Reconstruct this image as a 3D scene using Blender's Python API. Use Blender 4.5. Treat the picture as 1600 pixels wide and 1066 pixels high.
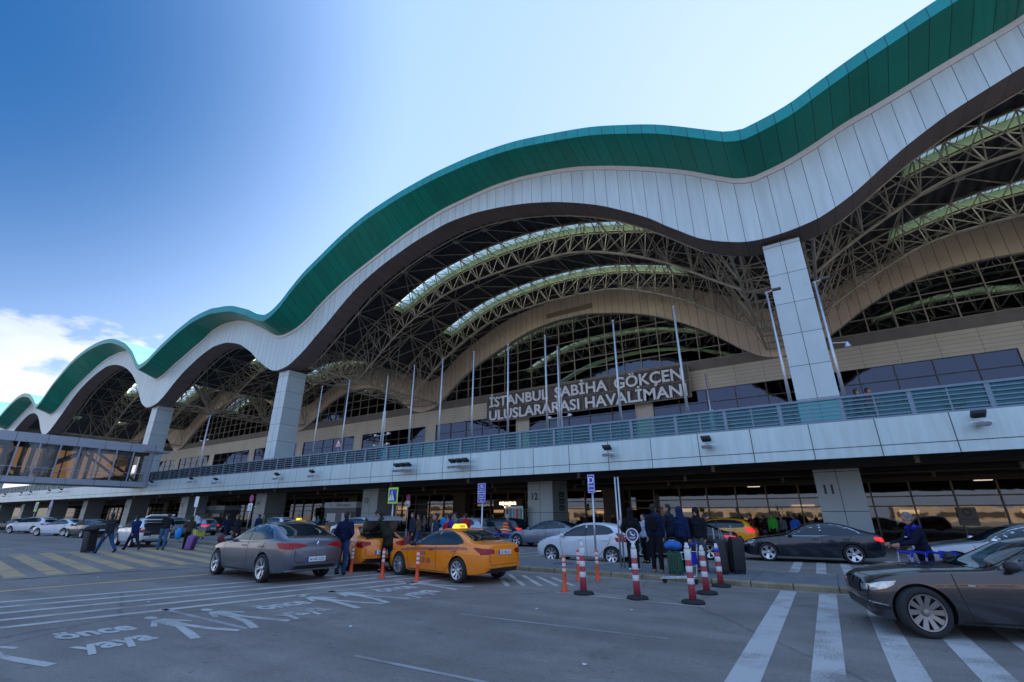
import bpy, math, random
from math import sin, cos, pi, radians as R, sqrt, floor
from mathutils import Vector, Matrix
from mathutils.bvhtree import BVHTree
from mathutils.geometry import delaunay_2d_cdt
random.seed(7)
for _o in list(bpy.data.objects): bpy.data.objects.remove(_o)
SC = bpy.context.scene
COL = SC.collection

# ---------------------------------------------------------------- camera
CAMH = 1.72
cam_d = bpy.data.cameras.new('camera'); cam = bpy.data.objects.new('camera', cam_d); COL.objects.link(cam)
cam_d.sensor_width = 36.0; cam_d.lens = 719.3/1600*36; cam_d.clip_start = 0.1; cam_d.clip_end = 6000
cam.location = (0, 0, CAMH); cam.rotation_euler = (R(90+20.75), 0, R(33.0))
SC.camera = cam
# ---------------------------------------------------------------- sky, sun, exposure
SUN_EL, SUN_AZ = 35.0, 12.0          # azimuth clockwise from +Y
W = bpy.data.worlds.new('World'); SC.world = W; W.use_nodes = True
def world():
    nt = W.node_tree; nt.nodes.clear(); N = nt.nodes.new; L = nt.links.new
    out = N('ShaderNodeOutputWorld'); bg = N('ShaderNodeBackground'); sky = N('ShaderNodeTexSky')
    sky.sky_type = 'NISHITA'; sky.sun_disc = False; sky.sun_elevation = R(SUN_EL); sky.sun_rotation = R(SUN_AZ)
    sky.altitude = 100; sky.air_density = 1.0; sky.dust_density = 0.8; sky.ozone_density = 3.0
    bg.inputs[1].default_value = 0.12
    # compress the glare round the hidden sun: c' = g c / (1 + c/k)
    dv = N('ShaderNodeVectorMath'); dv.operation = 'SCALE'; dv.inputs['Scale'].default_value = 1/0.5; L(sky.outputs[0], dv.inputs[0])
    ad = N('ShaderNodeVectorMath'); ad.operation = 'ADD'; ad.inputs[1].default_value = (1, 1, 1); L(dv.outputs[0], ad.inputs[0])
    g_ = N('ShaderNodeVectorMath'); g_.operation = 'SCALE'; g_.inputs['Scale'].default_value = 4.6; L(sky.outputs[0], g_.inputs[0])
    q_ = N('ShaderNodeVectorMath'); q_.operation = 'DIVIDE'; L(g_.outputs[0], q_.inputs[0]); L(ad.outputs[0], q_.inputs[1])
    hs = N('ShaderNodeHueSaturation'); hs.inputs['Saturation'].default_value = 1.12; t_ = N('ShaderNodeVectorMath'); t_.operation = 'MULTIPLY'; t_.inputs[1].default_value = (0.77, 0.94, 1.33); L(q_.outputs[0], t_.inputs[0]); L(t_.outputs[0], hs.inputs['Color'])
    tc = N('ShaderNodeTexCoord'); sep = N('ShaderNodeSeparateXYZ'); L(tc.outputs['Generated'], sep.inputs[0])
    mp = N('ShaderNodeMapping'); mp.inputs['Scale'].default_value = (3.2, 3.2, 7.5); L(tc.outputs['Generated'], mp.inputs[0])
    no = N('ShaderNodeTexNoise'); no.inputs['Scale'].default_value = 1.55; no.inputs['Detail'].default_value = 9; no.inputs['Roughness'].default_value = 0.56
    L(mp.outputs[0], no.inputs['Vector'])
    # clouds live low in the sky to the west
    el = N('ShaderNodeMapRange'); el.inputs[1].default_value = 0.335; el.inputs[2].default_value = 0.24; el.inputs[3].default_value = 0; el.inputs[4].default_value = 1
    L(sep.outputs['Z'], el.inputs[0])
    az = N('ShaderNodeMapRange'); az.inputs[1].default_value = -0.87; az.inputs[2].default_value = -0.925; az.inputs[3].default_value = 0; az.inputs[4].default_value = 1
    L(sep.outputs['X'], az.inputs[0])
    mu = N('ShaderNodeMath'); mu.operation = 'MULTIPLY'; L(el.outputs[0], mu.inputs[0]); L(az.outputs[0], mu.inputs[1])
    sb = N('ShaderNodeMath'); sb.operation = 'MULTIPLY_ADD'; sb.inputs[1].default_value = 0.42; L(mu.outputs[0], sb.inputs[0])
    L(no.outputs['Fac'], sb.inputs[2])
    rp = N('ShaderNodeMapRange'); rp.inputs[1].default_value = 0.76; rp.inputs[2].default_value = 0.83; L(sb.outputs[0], rp.inputs[0])
    no2 = N('ShaderNodeTexNoise'); no2.inputs['Scale'].default_value = 3.0; no2.inputs['Detail'].default_value = 6; L(mp.outputs[0], no2.inputs['Vector'])
    cc = N('ShaderNodeMix'); cc.data_type = 'RGBA'; cc.inputs['A'].default_value = (2.0, 2.12, 2.35, 1); cc.inputs['B'].default_value = (3.3, 3.3, 3.3, 1)
    L(no2.outputs['Fac'], cc.inputs['Factor'])
    mx = N('ShaderNodeMix'); mx.data_type = 'RGBA'; L(rp.outputs[0], mx.inputs['Factor'])
    L(hs.outputs[0], mx.inputs['A']); L(cc.outputs['Result'], mx.inputs['B'])
    # the sky deepens away from the sun, high in the west
    dp = N('ShaderNodeVectorMath'); dp.operation = 'DOT_PRODUCT'; L(tc.outputs['Generated'], dp.inputs[0]); dp.inputs[1].default_value = Vector((-0.80, -0.10, 0.62)).normalized()
    dr = N('ShaderNodeMapRange'); dr.interpolation_type = 'SMOOTHSTEP'; dr.inputs[1].default_value = 0.80; dr.inputs[2].default_value = 1.03; L(dp.outputs['Value'], dr.inputs[0])
    dk = N('ShaderNodeMix'); dk.data_type = 'RGBA'; dk.blend_type = 'MULTIPLY'; dk.inputs['B'].default_value = (0.03, 0.20, 0.36, 1); L(dr.outputs[0], dk.inputs['Factor']); L(mx.outputs['Result'], dk.inputs['A'])
    L(dk.outputs['Result'], bg.inputs[0]); L(bg.outputs[0], out.inputs[0])
world()
sl = bpy.data.lights.new('sun', 'SUN'); sl.energy = 5.0; sl.angle = R(0.5); sl.color = (1, 0.93, 0.82)
so = bpy.data.objects.new('sun', sl); COL.objects.link(so)
_sd = Vector((sin(R(SUN_AZ))*cos(R(SUN_EL)), cos(R(SUN_AZ))*cos(R(SUN_EL)), sin(R(SUN_EL))))
so.rotation_euler = _sd.to_track_quat('Z', 'Y').to_euler(); so.location = (0, 0, 80)
SC.view_settings.view_transform = 'Standard'; SC.view_settings.look = 'None'
SC.view_settings.exposure = 2.02; SC.view_settings.gamma = 1
try:
    SC.cycles.max_bounces = 7; SC.cycles.transparent_max_bounces = 12; SC.cycles.caustics_reflective = False; SC.cycles.caustics_refractive = False
    SC.cycles.sample_clamp_indirect = 4
except Exception: pass

# ---------------------------------------------------------------- materials
def mat(name, col, rough=0.5, metal=0.0, noise=0.0, nscale=3.0, spec=0.5, coat=0.0, emit=None, estr=0.0, seam=None, seamcol=(0.03, 0.03, 0.035), pvar=0.0, bump=0.0, alpha=None, rvar=0.0, stretch=(1,1,1)):
    """seam: list of (axis 'X'/'Y'/'Z', spacing, width, offset) grooves in world position"""
    m = bpy.data.materials.new(name); m.use_nodes = True; nt = m.node_tree; N = nt.nodes.new; L = nt.links.new
    b = nt.nodes['Principled BSDF']; b.inputs['Roughness'].default_value = rough; b.inputs['Metallic'].default_value = metal
    b.inputs['Specular IOR Level'].default_value = spec; b.inputs['Coat Weight'].default_value = coat; b.inputs['Coat Roughness'].default_value = 0.03
    b.inputs['Base Color'].default_value = (*col, 1); cur = None
    geo = None
    def G():
        nonlocal geo
        if geo is None: geo = N('ShaderNodeNewGeometry')
        return geo
    if noise or bump or rvar:
        tc = N('ShaderNodeTexCoord'); mp = N('ShaderNodeMapping'); mp.inputs['Scale'].default_value = stretch; L(tc.outputs['Object'], mp.inputs[0])
        no = N('ShaderNodeTexNoise'); no.inputs['Scale'].default_value = nscale; no.inputs['Detail'].default_value = 7; no.inputs['Roughness'].default_value = 0.62
        L(mp.outputs[0], no.inputs['Vector'])
    if noise:
        mr = N('ShaderNodeMapRange'); mr.inputs[1].default_value = 0.3; mr.inputs[2].default_value = 0.7
        mr.inputs[3].default_value = 1-noise; mr.inputs[4].default_value = 1+noise*0.6; L(no.outputs['Fac'], mr.inputs[0])
        mx = N('ShaderNodeVectorMath'); mx.operation = 'SCALE'; mx.inputs[0].default_value = col; L(mr.outputs[0], mx.inputs['Scale']); cur = mx.outputs[0]
    if rvar:
        m2 = N('ShaderNodeMapRange'); m2.inputs[1].default_value = 0.3; m2.inputs[2].default_value = 0.7
        m2.inputs[3].default_value = max(0, rough-rvar); m2.inputs[4].default_value = min(1, rough+rvar); L(no.outputs['Fac'], m2.inputs[0]); L(m2.outputs[0], b.inputs['Roughness'])
    if bump:
        bp = N('ShaderNodeBump'); bp.inputs['Strength'].default_value = bump; bp.inputs['Distance'].default_value = 0.02; L(no.outputs['Fac'], bp.inputs['Height']); L(bp.outputs[0], b.inputs['Normal'])
    if seam:
        sp = N('ShaderNodeSeparateXYZ'); L(G().outputs['Position'], sp.inputs[0])
        tot = None; ids = None
        for ax, s, w, off in seam:
            a = N('ShaderNodeMath'); a.operation = 'MULTIPLY_ADD'; a.inputs[1].default_value = 1.0/s; a.inputs[2].default_value = off/s + 1000; L(sp.outputs[ax], a.inputs[0])
            f = N('ShaderNodeMath'); f.operation = 'FRACT'; L(a.outputs[0], f.inputs[0])
            c = N('ShaderNodeMath'); c.operation = 'LESS_THAN'; c.inputs[1].default_value = w/s; L(f.outputs[0], c.inputs[0])
            fl = N('ShaderNodeMath'); fl.operation = 'FLOOR'; L(a.outputs[0], fl.inputs[0])
            if tot is None: tot = c.outputs[0]; ids = fl.outputs[0]
            else:
                q = N('ShaderNodeMath'); q.operation = 'MAXIMUM'; L(tot, q.inputs[0]); L(c.outputs[0], q.inputs[1]); tot = q.outputs[0]
                q2 = N('ShaderNodeMath'); q2.operation = 'MULTIPLY_ADD'; q2.inputs[1].default_value = 37.3; L(ids, q2.inputs[0]); L(fl.outputs[0], q2.inputs[2]); ids = q2.outputs[0]
        if pvar:
            wn = N('ShaderNodeTexWhiteNoise'); wn.noise_dimensions = '1D'; L(ids, wn.inputs['W'])
            mr = N('ShaderNodeMapRange'); mr.inputs[3].default_value = 1-pvar; mr.inputs[4].default_value = 1+pvar; L(wn.outputs['Value'], mr.inputs[0])
            mx = N('ShaderNodeVectorMath'); mx.operation = 'SCALE'; L(mr.outputs[0], mx.inputs['Scale'])
            if cur: L(cur, mx.inputs[0])
            else: mx.inputs[0].default_value = col
            cur = mx.outputs[0]
        mi = N('ShaderNodeMix'); mi.data_type = 'RGBA'; L(tot, mi.inputs['Factor']); mi.inputs['B'].default_value = (*seamcol, 1)
        if cur: L(cur, mi.inputs['A'])
        else: mi.inputs['A'].default_value = (*col, 1)
        cur = mi.outputs['Result']
    if cur: L(cur, b.inputs['Base Color'])
    if emit: b.inputs['Emission Color'].default_value = (*emit, 1); b.inputs['Emission Strength'].default_value = estr
    if alpha is not None: b.inputs['Alpha'].default_value = alpha
    return m
def glassmat(name, tint=(0.35, 0.42, 0.45), refl=0.25, rough=0.02, rcol=(0.9, 0.95, 1), wave=0.25):
    m = bpy.data.materials.new(name); m.use_nodes = True; nt = m.node_tree; nt.nodes.clear(); N = nt.nodes.new; L = nt.links.new
    o = N('ShaderNodeOutputMaterial'); t = N('ShaderNodeBsdfTransparent'); t.inputs[0].default_value = (*tint, 1)
    g = N('ShaderNodeBsdfGlossy'); g.inputs['Roughness'].default_value = rough; g.inputs['Color'].default_value = (*rcol, 1)
    lw = N('ShaderNodeLayerWeight'); lw.inputs[0].default_value = 0.25
    mr = N('ShaderNodeMapRange'); mr.inputs[3].default_value = refl; mr.inputs[4].default_value = 1; L(lw.outputs['Fresnel'], mr.inputs[0])
    mx = N('ShaderNodeMixShader'); L(mr.outputs[0], mx.inputs[0]); L(t.outputs[0], mx.inputs[1]); L(g.outputs[0], mx.inputs[2])
    # slight waviness of the panes
    tc = N('ShaderNodeTexCoord'); no = N('ShaderNodeTexNoise'); no.inputs['Scale'].default_value = 0.6; L(tc.outputs['Object'], no.inputs['Vector'])
    bp = N('ShaderNodeBump'); bp.inputs['Strength'].default_value = wave; bp.inputs['Distance'].default_value = 0.03; L(no.outputs['Fac'], bp.inputs['Height']); L(bp.outputs[0], g.inputs['Normal'])
    L(mx.outputs[0], o.inputs[0]); return m
def paint(name, col, metal=0.0, rough=0.32): return mat(name, col, rough=rough, metal=metal, coat=0.9, noise=0.06, nscale=2.0, spec=0.5)
def cloth(name, col): return mat(name, col, rough=0.95, noise=0.25, nscale=14, spec=0.15, bump=0.4)

M = {}
M['teal'] = mat('teal_metal', (0.0, 0.17, 0.125), 0.38, 0.0, noise=0.15, nscale=0.4, seam=[('X', 1.15, 0.045, 0.3)], seamcol=(0, 0.02, 0.02), pvar=0.10)
M['teal_edge'] = mat('teal_edge_metal', (0.0, 0.26, 0.26), 0.35, 0.1, noise=0.12, nscale=0.6, seam=[('X', 1.15, 0.05, 0.3)], seamcol=(0, 0.06, 0.07), pvar=0.07)
M['roof_top'] = mat('roof_top_metal', (0.16, 0.42, 0.36), 0.45, 0.2, noise=0.15, nscale=0.3, seam=[('Y', 0.6, 0.05, 0)], seamcol=(0.05, 0.2, 0.17))
M['white'] = mat('white_cladding', (0.50, 0.58, 0.59), 0.42, 0.25, noise=0.13, nscale=1.6, seam=[('X', 1.15, 0.035, 0.3)], seamcol=(0.06, 0.06, 0.07), pvar=0.035, stretch=(1.2, 1, 0.10))
M['white_trim'] = mat('white_trim', (0.55, 0.53, 0.52), 0.5, 0.1, noise=0.08)
M['brown'] = mat('brown_soffit', (0.14, 0.105, 0.095), 0.5, 0.1, noise=0.15, nscale=0.5, seam=[('X', 1.15, 0.035, 0.3)], seamcol=(0.02, 0.02, 0.02), pvar=0.06)
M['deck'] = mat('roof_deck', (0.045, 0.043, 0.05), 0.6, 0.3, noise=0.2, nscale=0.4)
M['steel'] = mat('truss_steel', (0.40, 0.36, 0.28), 0.55, 0.1, noise=0.3, nscale=1.2)
M['steel_d'] = mat('dark_steel', (0.10, 0.09, 0.085), 0.55, 0.2, noise=0.2)
M['green'] = mat('skylight_green', (0.25, 0.30, 0.16), 0.5, 0, noise=0.12, nscale=0.5)
M['glaze'] = None
M['column'] = mat('column_cladding', (0.47, 0.55, 0.57), 0.4, 0.15, noise=0.07, nscale=0.8, pvar=0.03, seam=[('Z', 2.28, 0.035, 0.36)])
M['tan'] = mat('tan_cladding', (0.64, 0.52, 0.41), 0.5, 0.1, noise=0.12, nscale=0.4, seam=[('X', 1.15, 0.045, 0.3)], seamcol=(0.03, 0.02, 0.02), pvar=0.05)
M['beige'] = mat('beige_cladding', (0.58, 0.52, 0.42), 0.6, 0, noise=0.15, nscale=0.25, seam=[('X', 3.45, 0.05, 0.3), ('Z', 0.48, 0.04, 0.0)], seamcol=(0.24, 0.22, 0.18), pvar=0.02)
M['beige_p'] = mat('beige_panel', (0.58, 0.52, 0.42), 0.6, 0, noise=0.15, nscale=0.25, seam=[('X', 3.45, 0.06, 0.3)], seamcol=(0.11, 0.10, 0.09), pvar=0.04)
M['grey_band'] = mat('grey_band', (0.16, 0.14, 0.125), 0.5, 0.1, noise=0.15, nscale=0.8)
M['mullion'] = mat('mullion_metal', (0.34, 0.29, 0.24), 0.45, 0.3, noise=0.1)
M['glass'] = glassmat('curtain_glass', (0.30, 0.31, 0.31), 0.10, rcol=(0.6, 0.68, 0.85))
M['glass_w'] = glassmat('window_glass', (0.10, 0.12, 0.16), 0.16, rcol=(0.34, 0.38, 0.5))
M['glass_g'] = glassmat('ground_glass', (0.30, 0.28, 0.26), 0.20, rcol=(0.46, 0.43, 0.40), wave=0.12)
M['fascia'] = mat('deck_fascia', (0.50, 0.61, 0.62), 0.38, 0.2, noise=0.13, nscale=2.2, seam=[('X', 2.69, 0.045, 0.15)], seamcol=(0.07, 0.08, 0.09), pvar=0.03, stretch=(1.5, 1, 0.12))
M['asphalt'] = None
M['rail'] = mat('rail_metal', (0.16, 0.22, 0.28), 0.4, 0.4, noise=0.1)
M['rail_glass'] = glassmat('rail_glass', (0.42, 0.72, 0.72), 0.03, rcol=(0.4, 0.7, 0.8))
M['galv'] = mat('galvanised_steel', (0.55, 0.57, 0.6), 0.38, 0.7, noise=0.12, nscale=5)
M['black'] = mat('black_plastic', (0.015, 0.015, 0.017), 0.5, noise=0.1)
M['rubber'] = mat('rubber', (0.018, 0.018, 0.02), 0.85, noise=0.25, nscale=12)
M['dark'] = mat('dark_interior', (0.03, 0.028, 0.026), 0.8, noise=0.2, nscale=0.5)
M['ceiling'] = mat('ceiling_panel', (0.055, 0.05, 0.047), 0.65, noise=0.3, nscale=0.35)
M['pillar'] = mat('pillar_cladding', (0.17, 0.135, 0.09), 0.55, noise=0.1, seam=[('Z', 1.2, 0.03, 0)])
M['lamp_warm'] = mat('warm_light', (1, 0.8, 0.5), 0.5, emit=(1, 0.72, 0.4), estr=1.6)
M['lamp_white'] = mat('white_light', (1, 1, 1), 0.5, emit=(1, 0.93, 0.85), estr=4)
M['sign_w'] = mat('sign_white', (0.8, 0.8, 0.8), 0.4, noise=0.05)
M['sign_b'] = mat('sign_blue', (0.01, 0.05, 0.42), 0.35, noise=0.05)
M['sign_g'] = mat('sign_yellow_green', (0.50, 0.78, 0.03), 0.4, noise=0.05)
M['sign_r'] = mat('sign_red', (0.6, 0.02, 0.03), 0.4, noise=0.05)
M['letter'] = mat('letter_white', (0.78, 0.80, 0.85), 0.4)
M['number'] = mat('number_dark', (0.06, 0.06, 0.07), 0.5)
M['signframe'] = mat('sign_mesh_panel', (0.11, 0.095, 0.085), 0.6, noise=0.3, nscale=1.5)
M['orange'] = mat('orange_plastic', (0.75, 0.08, 0.015), 0.5, noise=0.12, nscale=6)
M['redpost'] = mat('faded_red_plastic', (0.42, 0.055, 0.075), 0.6, noise=0.2, nscale=5)
M['whitepost'] = mat('reflective_white', (0.68, 0.68, 0.68), 0.5, noise=0.12, nscale=9)
M['tyre'] = mat('tyre_rubber', (0.02, 0.02, 0.022), 0.8, noise=0.2, nscale=10)
M['rim'] = mat('alloy', (0.62, 0.63, 0.66), 0.28, 0.8, noise=0.08)
M['carglass'] = mat('car_glass', (0.012, 0.022, 0.028), 0.03, 0, spec=0.5, coat=0.35)
M['gap'] = mat('panel_gap', (0.01, 0.01, 0.01), 0.7)
M['chrome'] = mat('chrome', (0.8, 0.82, 0.85), 0.12, 1.0)
M['taillight'] = mat('tail_lamp_glass', (0.38, 0.004, 0.006), 0.25, coat=0.2, spec=.3, noise=0.35, nscale=14)
M['brakelit'] = mat('lit_tail_lamp', (0.45, 0.01, 0.01), 0.25, emit=(1, 0.03, 0.03), estr=.22, noise=.4, nscale=10)
M['headlight'] = mat('head_lamp_glass', (0.62, 0.64, 0.62), 0.08, 0.5, coat=1.0, noise=0.5, nscale=18)
M['plate'] = mat('number_plate', (0.75, 0.75, 0.75), 0.4)
M['skin'] = mat('skin', (0.42, 0.23, 0.16), 0.55, noise=0.08, nscale=8)
M['blueplastic'] = mat('blue_plastic', (0.01, 0.03, 0.5), 0.4, noise=0.1)
def translucent():
    m = bpy.data.materials.new('skylight_glazing'); m.use_nodes = True; nt = m.node_tree; nt.nodes.clear(); N = nt.nodes.new; L = nt.links.new
    o = N('ShaderNodeOutputMaterial'); t = N('ShaderNodeBsdfTranslucent'); t.inputs[0].default_value = (0.9, 0.97, 0.93, 1)
    tr = N('ShaderNodeBsdfTransparent'); tr.inputs[0].default_value = (0.85, 0.95, 0.9, 1)
    mx = N('ShaderNodeMixShader'); mx.inputs[0].default_value = 0.35; L(t.outputs[0], mx.inputs[1]); L(tr.outputs[0], mx.inputs[2]); L(mx.outputs[0], o.inputs[0]); return m
M['glaze'] = translucent()
def asphalt():
    m = bpy.data.materials.new('asphalt'); m.use_nodes = True; nt = m.node_tree; N = nt.nodes.new; L = nt.links.new; b = nt.nodes['Principled BSDF']
    tc = N('ShaderNodeTexCoord')
    def noise(s, d=6, r=0.6):
        n = N('ShaderNodeTexNoise'); n.inputs['Scale'].default_value = s; n.inputs['Detail'].default_value = d; n.inputs['Roughness'].default_value = r; L(tc.outputs['Object'], n.inputs['Vector']); return n
    n1 = noise(0.22, 5); n2 = noise(55, 3, 0.8); n3 = noise(1.3, 8, 0.7); n4 = noise(0.55, 10, 0.75)
    def mr(n, a, b_, c, d):
        x = N('ShaderNodeMapRange'); x.inputs[1].default_value = a; x.inputs[2].default_value = b_; x.inputs[3].default_value = c; x.inputs[4].default_value = d; L(n.outputs['Fac'], x.inputs[0]); return x.outputs[0]
    def mul(p, q):
        x = N('ShaderNodeMath'); x.operation = 'MULTIPLY'; L(p, x.inputs[0]); L(q, x.inputs[1]); return x.outputs[0]
    v = mul(mul(mr(n1, .3, .7, .8, 1.18), mr(n2, .3, .72, .62, 1.5)), mr(n3, .35, .7, .85, 1.12))
    v = mul(v, mr(n4, .56, .68, 1.0, 0.66))
    mp = N('ShaderNodeMapping'); mp.inputs['Scale'].default_value = (0.05, 1.1, 1); L(tc.outputs['Object'], mp.inputs[0]); n5 = noise(1.0, 4); L(mp.outputs[0], n5.inputs['Vector'])
    v = mul(v, mr(n5, .35, .65, 0.84, 1.12))
    n6 = noise(7.0, 3, .5); v = mul(v, mr(n6, .66, .72, 1.0, .55)); n7 = noise(14, 5, .7); v = mul(v, mr(n7, .3, .7, .86, 1.16))
    # tar-sealed cracks
    vo = N('ShaderNodeTexVoronoi'); vo.feature = 'DISTANCE_TO_EDGE'; vo.inputs['Scale'].default_value = 0.16
    wp = N('ShaderNodeMixRGB'); wp.inputs[0].default_value = 0.25; L(tc.outputs['Object'], wp.inputs[1]); L(n3.outputs['Color'], wp.inputs[2]); L(wp.outputs[0], vo.inputs['Vector'])
    cr = N('ShaderNodeMapRange'); cr.inputs[1].default_value = 0.002; cr.inputs[2].default_value = 0.006; cr.inputs[3].default_value = 0.72; cr.inputs[4].default_value = 1; L(vo.outputs['Distance'], cr.inputs[0])
    v = mul(v, cr.outputs[0])
    sc = N('ShaderNodeVectorMath'); sc.operation = 'SCALE'; sc.inputs[0].default_value = (0.215, 0.190, 0.172); L(v, sc.inputs['Scale']); L(sc.outputs[0], b.inputs['Base Color'])
    b.inputs['Roughness'].default_value = 0.78
    L(mr(n3, .3, .7, .6, .85), b.inputs['Roughness'])
    bp = N('ShaderNodeBump'); bp.inputs['Strength'].default_value = 0.5; bp.inputs['Distance'].default_value = 0.01; L(n2.outputs['Fac'], bp.inputs['Height']); L(bp.outputs[0], b.inputs['Normal'])
    return m
M['asphalt'] = asphalt()
def roadpaint(name, col, wear=0.5):
    m = bpy.data.materials.new(name); m.use_nodes = True; nt = m.node_tree; N = nt.nodes.new; L = nt.links.new; b = nt.nodes['Principled BSDF']
    tc = N('ShaderNodeTexCoord'); n = N('ShaderNodeTexNoise'); n.inputs['Scale'].default_value = 32; n.inputs['Detail'].default_value = 6; n.inputs['Roughness'].default_value = 0.75; L(tc.outputs['Object'], n.inputs['Vector'])
    n2 = N('ShaderNodeTexNoise'); n2.inputs['Scale'].default_value = 1.2; n2.inputs['Detail'].default_value = 6; L(tc.outputs['Object'], n2.inputs['Vector'])
    a = N('ShaderNodeMath'); a.operation = 'ADD'; L(n.outputs['Fac'], a.inputs[0]); L(n2.outputs['Fac'], a.inputs[1])
    r = N('ShaderNodeMapRange'); r.inputs[1].default_value = 0.72+0.25*wear; r.inputs[2].default_value = 0.72+0.25*wear+0.22; L(a.outputs[0], r.inputs[0])
    mx = N('ShaderNodeMix'); mx.data_type = 'RGBA'; mx.inputs['A'].default_value = (0.24, 0.21, 0.195, 1); mx.inputs['B'].default_value = (*col, 1); L(r.outputs[0], mx.inputs['Factor'])
    L(mx.outputs['Result'], b.inputs['Base Color']); b.inputs['Roughness'].default_value = 0.7
    return m
M['rp_white'] = roadpaint('road_paint_white', (0.50, 0.49, 0.47), 0.28)
M['rp_old'] = roadpaint('road_paint_worn', (0.34, 0.35, 0.36), 0.55)
M['rp_yellow'] = roadpaint('road_paint_yellow', (0.50, 0.33, 0.15), 0.35)
M['kerb'] = mat('kerb_stone', (0.26, 0.21, 0.13), 0.8, noise=0.4, nscale=2.5, seam=[('X', 0.95, 0.03, 0.2)], seamcol=(0.05, 0.045, 0.04), pvar=0.15)
M['paving'] = mat('paving', (0.16, 0.165, 0.175), 0.85, noise=0.25, nscale=2.2, seam=[('X', 1.9, 0.02, 0.2)], seamcol=(0.06, 0.06, 0.06), bump=0.3)
M['concrete'] = mat('concrete', (0.5, 0.49, 0.47), 0.8, noise=0.2)

# ---------------------------------------------------------------- mesh helpers
class MB:
    def __init__(s): s.v = []; s.f = []
    def add(s, vs, fs):
        n = len(s.v); s.v += [tuple(p) for p in vs]; s.f += [tuple(n+i for i in f) for f in fs]; return s
    def box(s, x0, x1, y0, y1, z0, z1, mtx=None):
        vs = [(x0,y0,z0),(x1,y0,z0),(x1,y1,z0),(x0,y1,z0),(x0,y0,z1),(x1,y0,z1),(x1,y1,z1),(x0,y1,z1)]
        if mtx: vs = [mtx @ Vector(p) for p in vs]
        return s.add(vs, [(0,3,2,1),(4,5,6,7),(0,1,5,4),(1,2,6,5),(2,3,7,6),(3,0,4,7)])
    def tube(s, a, b, r, n=6, r2=None, cap=True):
        a = Vector(a); b = Vector(b); d = b-a
        if d.length < 1e-6: return s
        r2 = r if r2 is None else r2; d.normalize()
        u = d.orthogonal().normalized() if abs(d.z) < .999 else Vector((1, 0, 0)); w = d.cross(u)
        vs = []
        for p, q in ((a, r), (b, r2)):
            for i in range(n):
                t = 2*pi*i/n; vs.append(p+u*(cos(t)*q)+w*(sin(t)*q))
        fs = [(i, (i+1) % n, n+(i+1) % n, n+i) for i in range(n)]
        if cap: fs += [tuple(range(n-1, -1, -1)), tuple(range(n, 2*n))]
        return s.add(vs, fs)
    def path(s, pts, r, n=6):
        for a, b in zip(pts[:-1], pts[1:]): s.tube(a, b, r, n)
        return s
    def lathe(s, prof, n=24, mtx=None, closed=False):
        vs = []; k = len(prof)
        for (r, z) in prof:
            for i in range(n): t = 2*pi*i/n; vs.append(Vector((r*cos(t), r*sin(t), z)))
        if mtx: vs = [mtx @ p for p in vs]
        fs = [(j*n+i, j*n+(i+1) % n, (j+1)*n+(i+1) % n, (j+1)*n+i) for j in range(k-1) for i in range(n)]
        if closed: fs += [((k-1)*n+i, (k-1)*n+(i+1) % n, (i+1) % n, i) for i in range(n)]
        else:
            fs += [tuple(range(n-1, -1, -1)), tuple(range((k-1)*n, k*n))]
        return s.add(vs, fs)
    def quad(s, a, b, c, d): return s.add([a, b, c, d], [(0, 1, 2, 3)])
    def prism(s, poly, z0, z1, mtx=None):
        n = len(poly); vs = [Vector((x, y, z)) for z in (z0, z1) for x, y in poly]
        if mtx: vs = [mtx @ p for p in vs]
        return s.add(vs, [tuple(range(n-1, -1, -1)), tuple(range(n, 2*n))]+[(i, (i+1) % n, n+(i+1) % n, n+i) for i in range(n)])
    def mesh(s, name, m=None, smooth=False):
        me = bpy.data.meshes.new(name); me.from_pydata(s.v, [], s.f); me.update()
        if m: me.materials.append(m)
        if smooth: me.shade_smooth()
        return me
    def build(s, name, m=None, parent=None, smooth=False, loc=None, rz=0):
        return link(name, s.mesh(name, m, smooth), parent, loc, rz)
def link(name, data, parent=None, loc=None, rz=0):
    o = bpy.data.objects.new(name, data); COL.objects.link(o)
    if parent: o.parent = parent
    if loc: o.location = loc
    if rz: o.rotation_euler = (0, 0, rz)
    return o
def tag(o, label=None, cat=None, group=None, kind=None):
    if label: o['label'] = label
    if cat: o['category'] = cat
    if group: o['group'] = group
    if kind: o['kind'] = kind
    return o
def thing(name, label, cat, loc=(0, 0, 0), rz=0, group=None):
    return tag(link(name, None, None, loc, rz), label, cat, group)
def copy_tree(o, parent=None, mats=None):
    c = o.copy(); COL.objects.link(c)
    if parent: c.parent = parent
    if mats and c.type == 'MESH' and c.name.split('.')[0] in mats:
        for sl_ in c.material_slots: pass
        c.material_slots[0].link = 'OBJECT'; c.material_slots[0].material = mats[c.name.split('.')[0]]
    for ch in list(o.children): copy_tree(ch, c, mats)
    return c
def text_mesh(name, txt, size, ext=0.01, bold=0.0, spacing=1.0, align='CENTER', cache={}):
    k = (txt, size, ext, bold, spacing, align)
    if k in cache: return cache[k]
    cu = bpy.data.curves.new(name, 'FONT'); cu.body = txt; cu.size = size; cu.extrude = ext; cu.offset = bold; cu.space_character = spacing
    cu.align_x = align; cu.align_y = 'BOTTOM_BASELINE'; cu.resolution_u = 3
    o = bpy.data.objects.new(name, cu); COL.objects.link(o)
    dg = bpy.context.evaluated_depsgraph_get(); me = bpy.data.meshes.new_from_object(o.evaluated_get(dg)); me.name = name
    bpy.data.objects.remove(o); bpy.data.curves.remove(cu); cache[k] = me; return me
def text(name, txt, size, m, parent, mtx, **kw):
    me = text_mesh(name, txt, size, **kw).copy(); me.materials.clear(); me.materials.append(m); me.transform(mtx); me.update()
    return link(name, me, parent)
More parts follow.
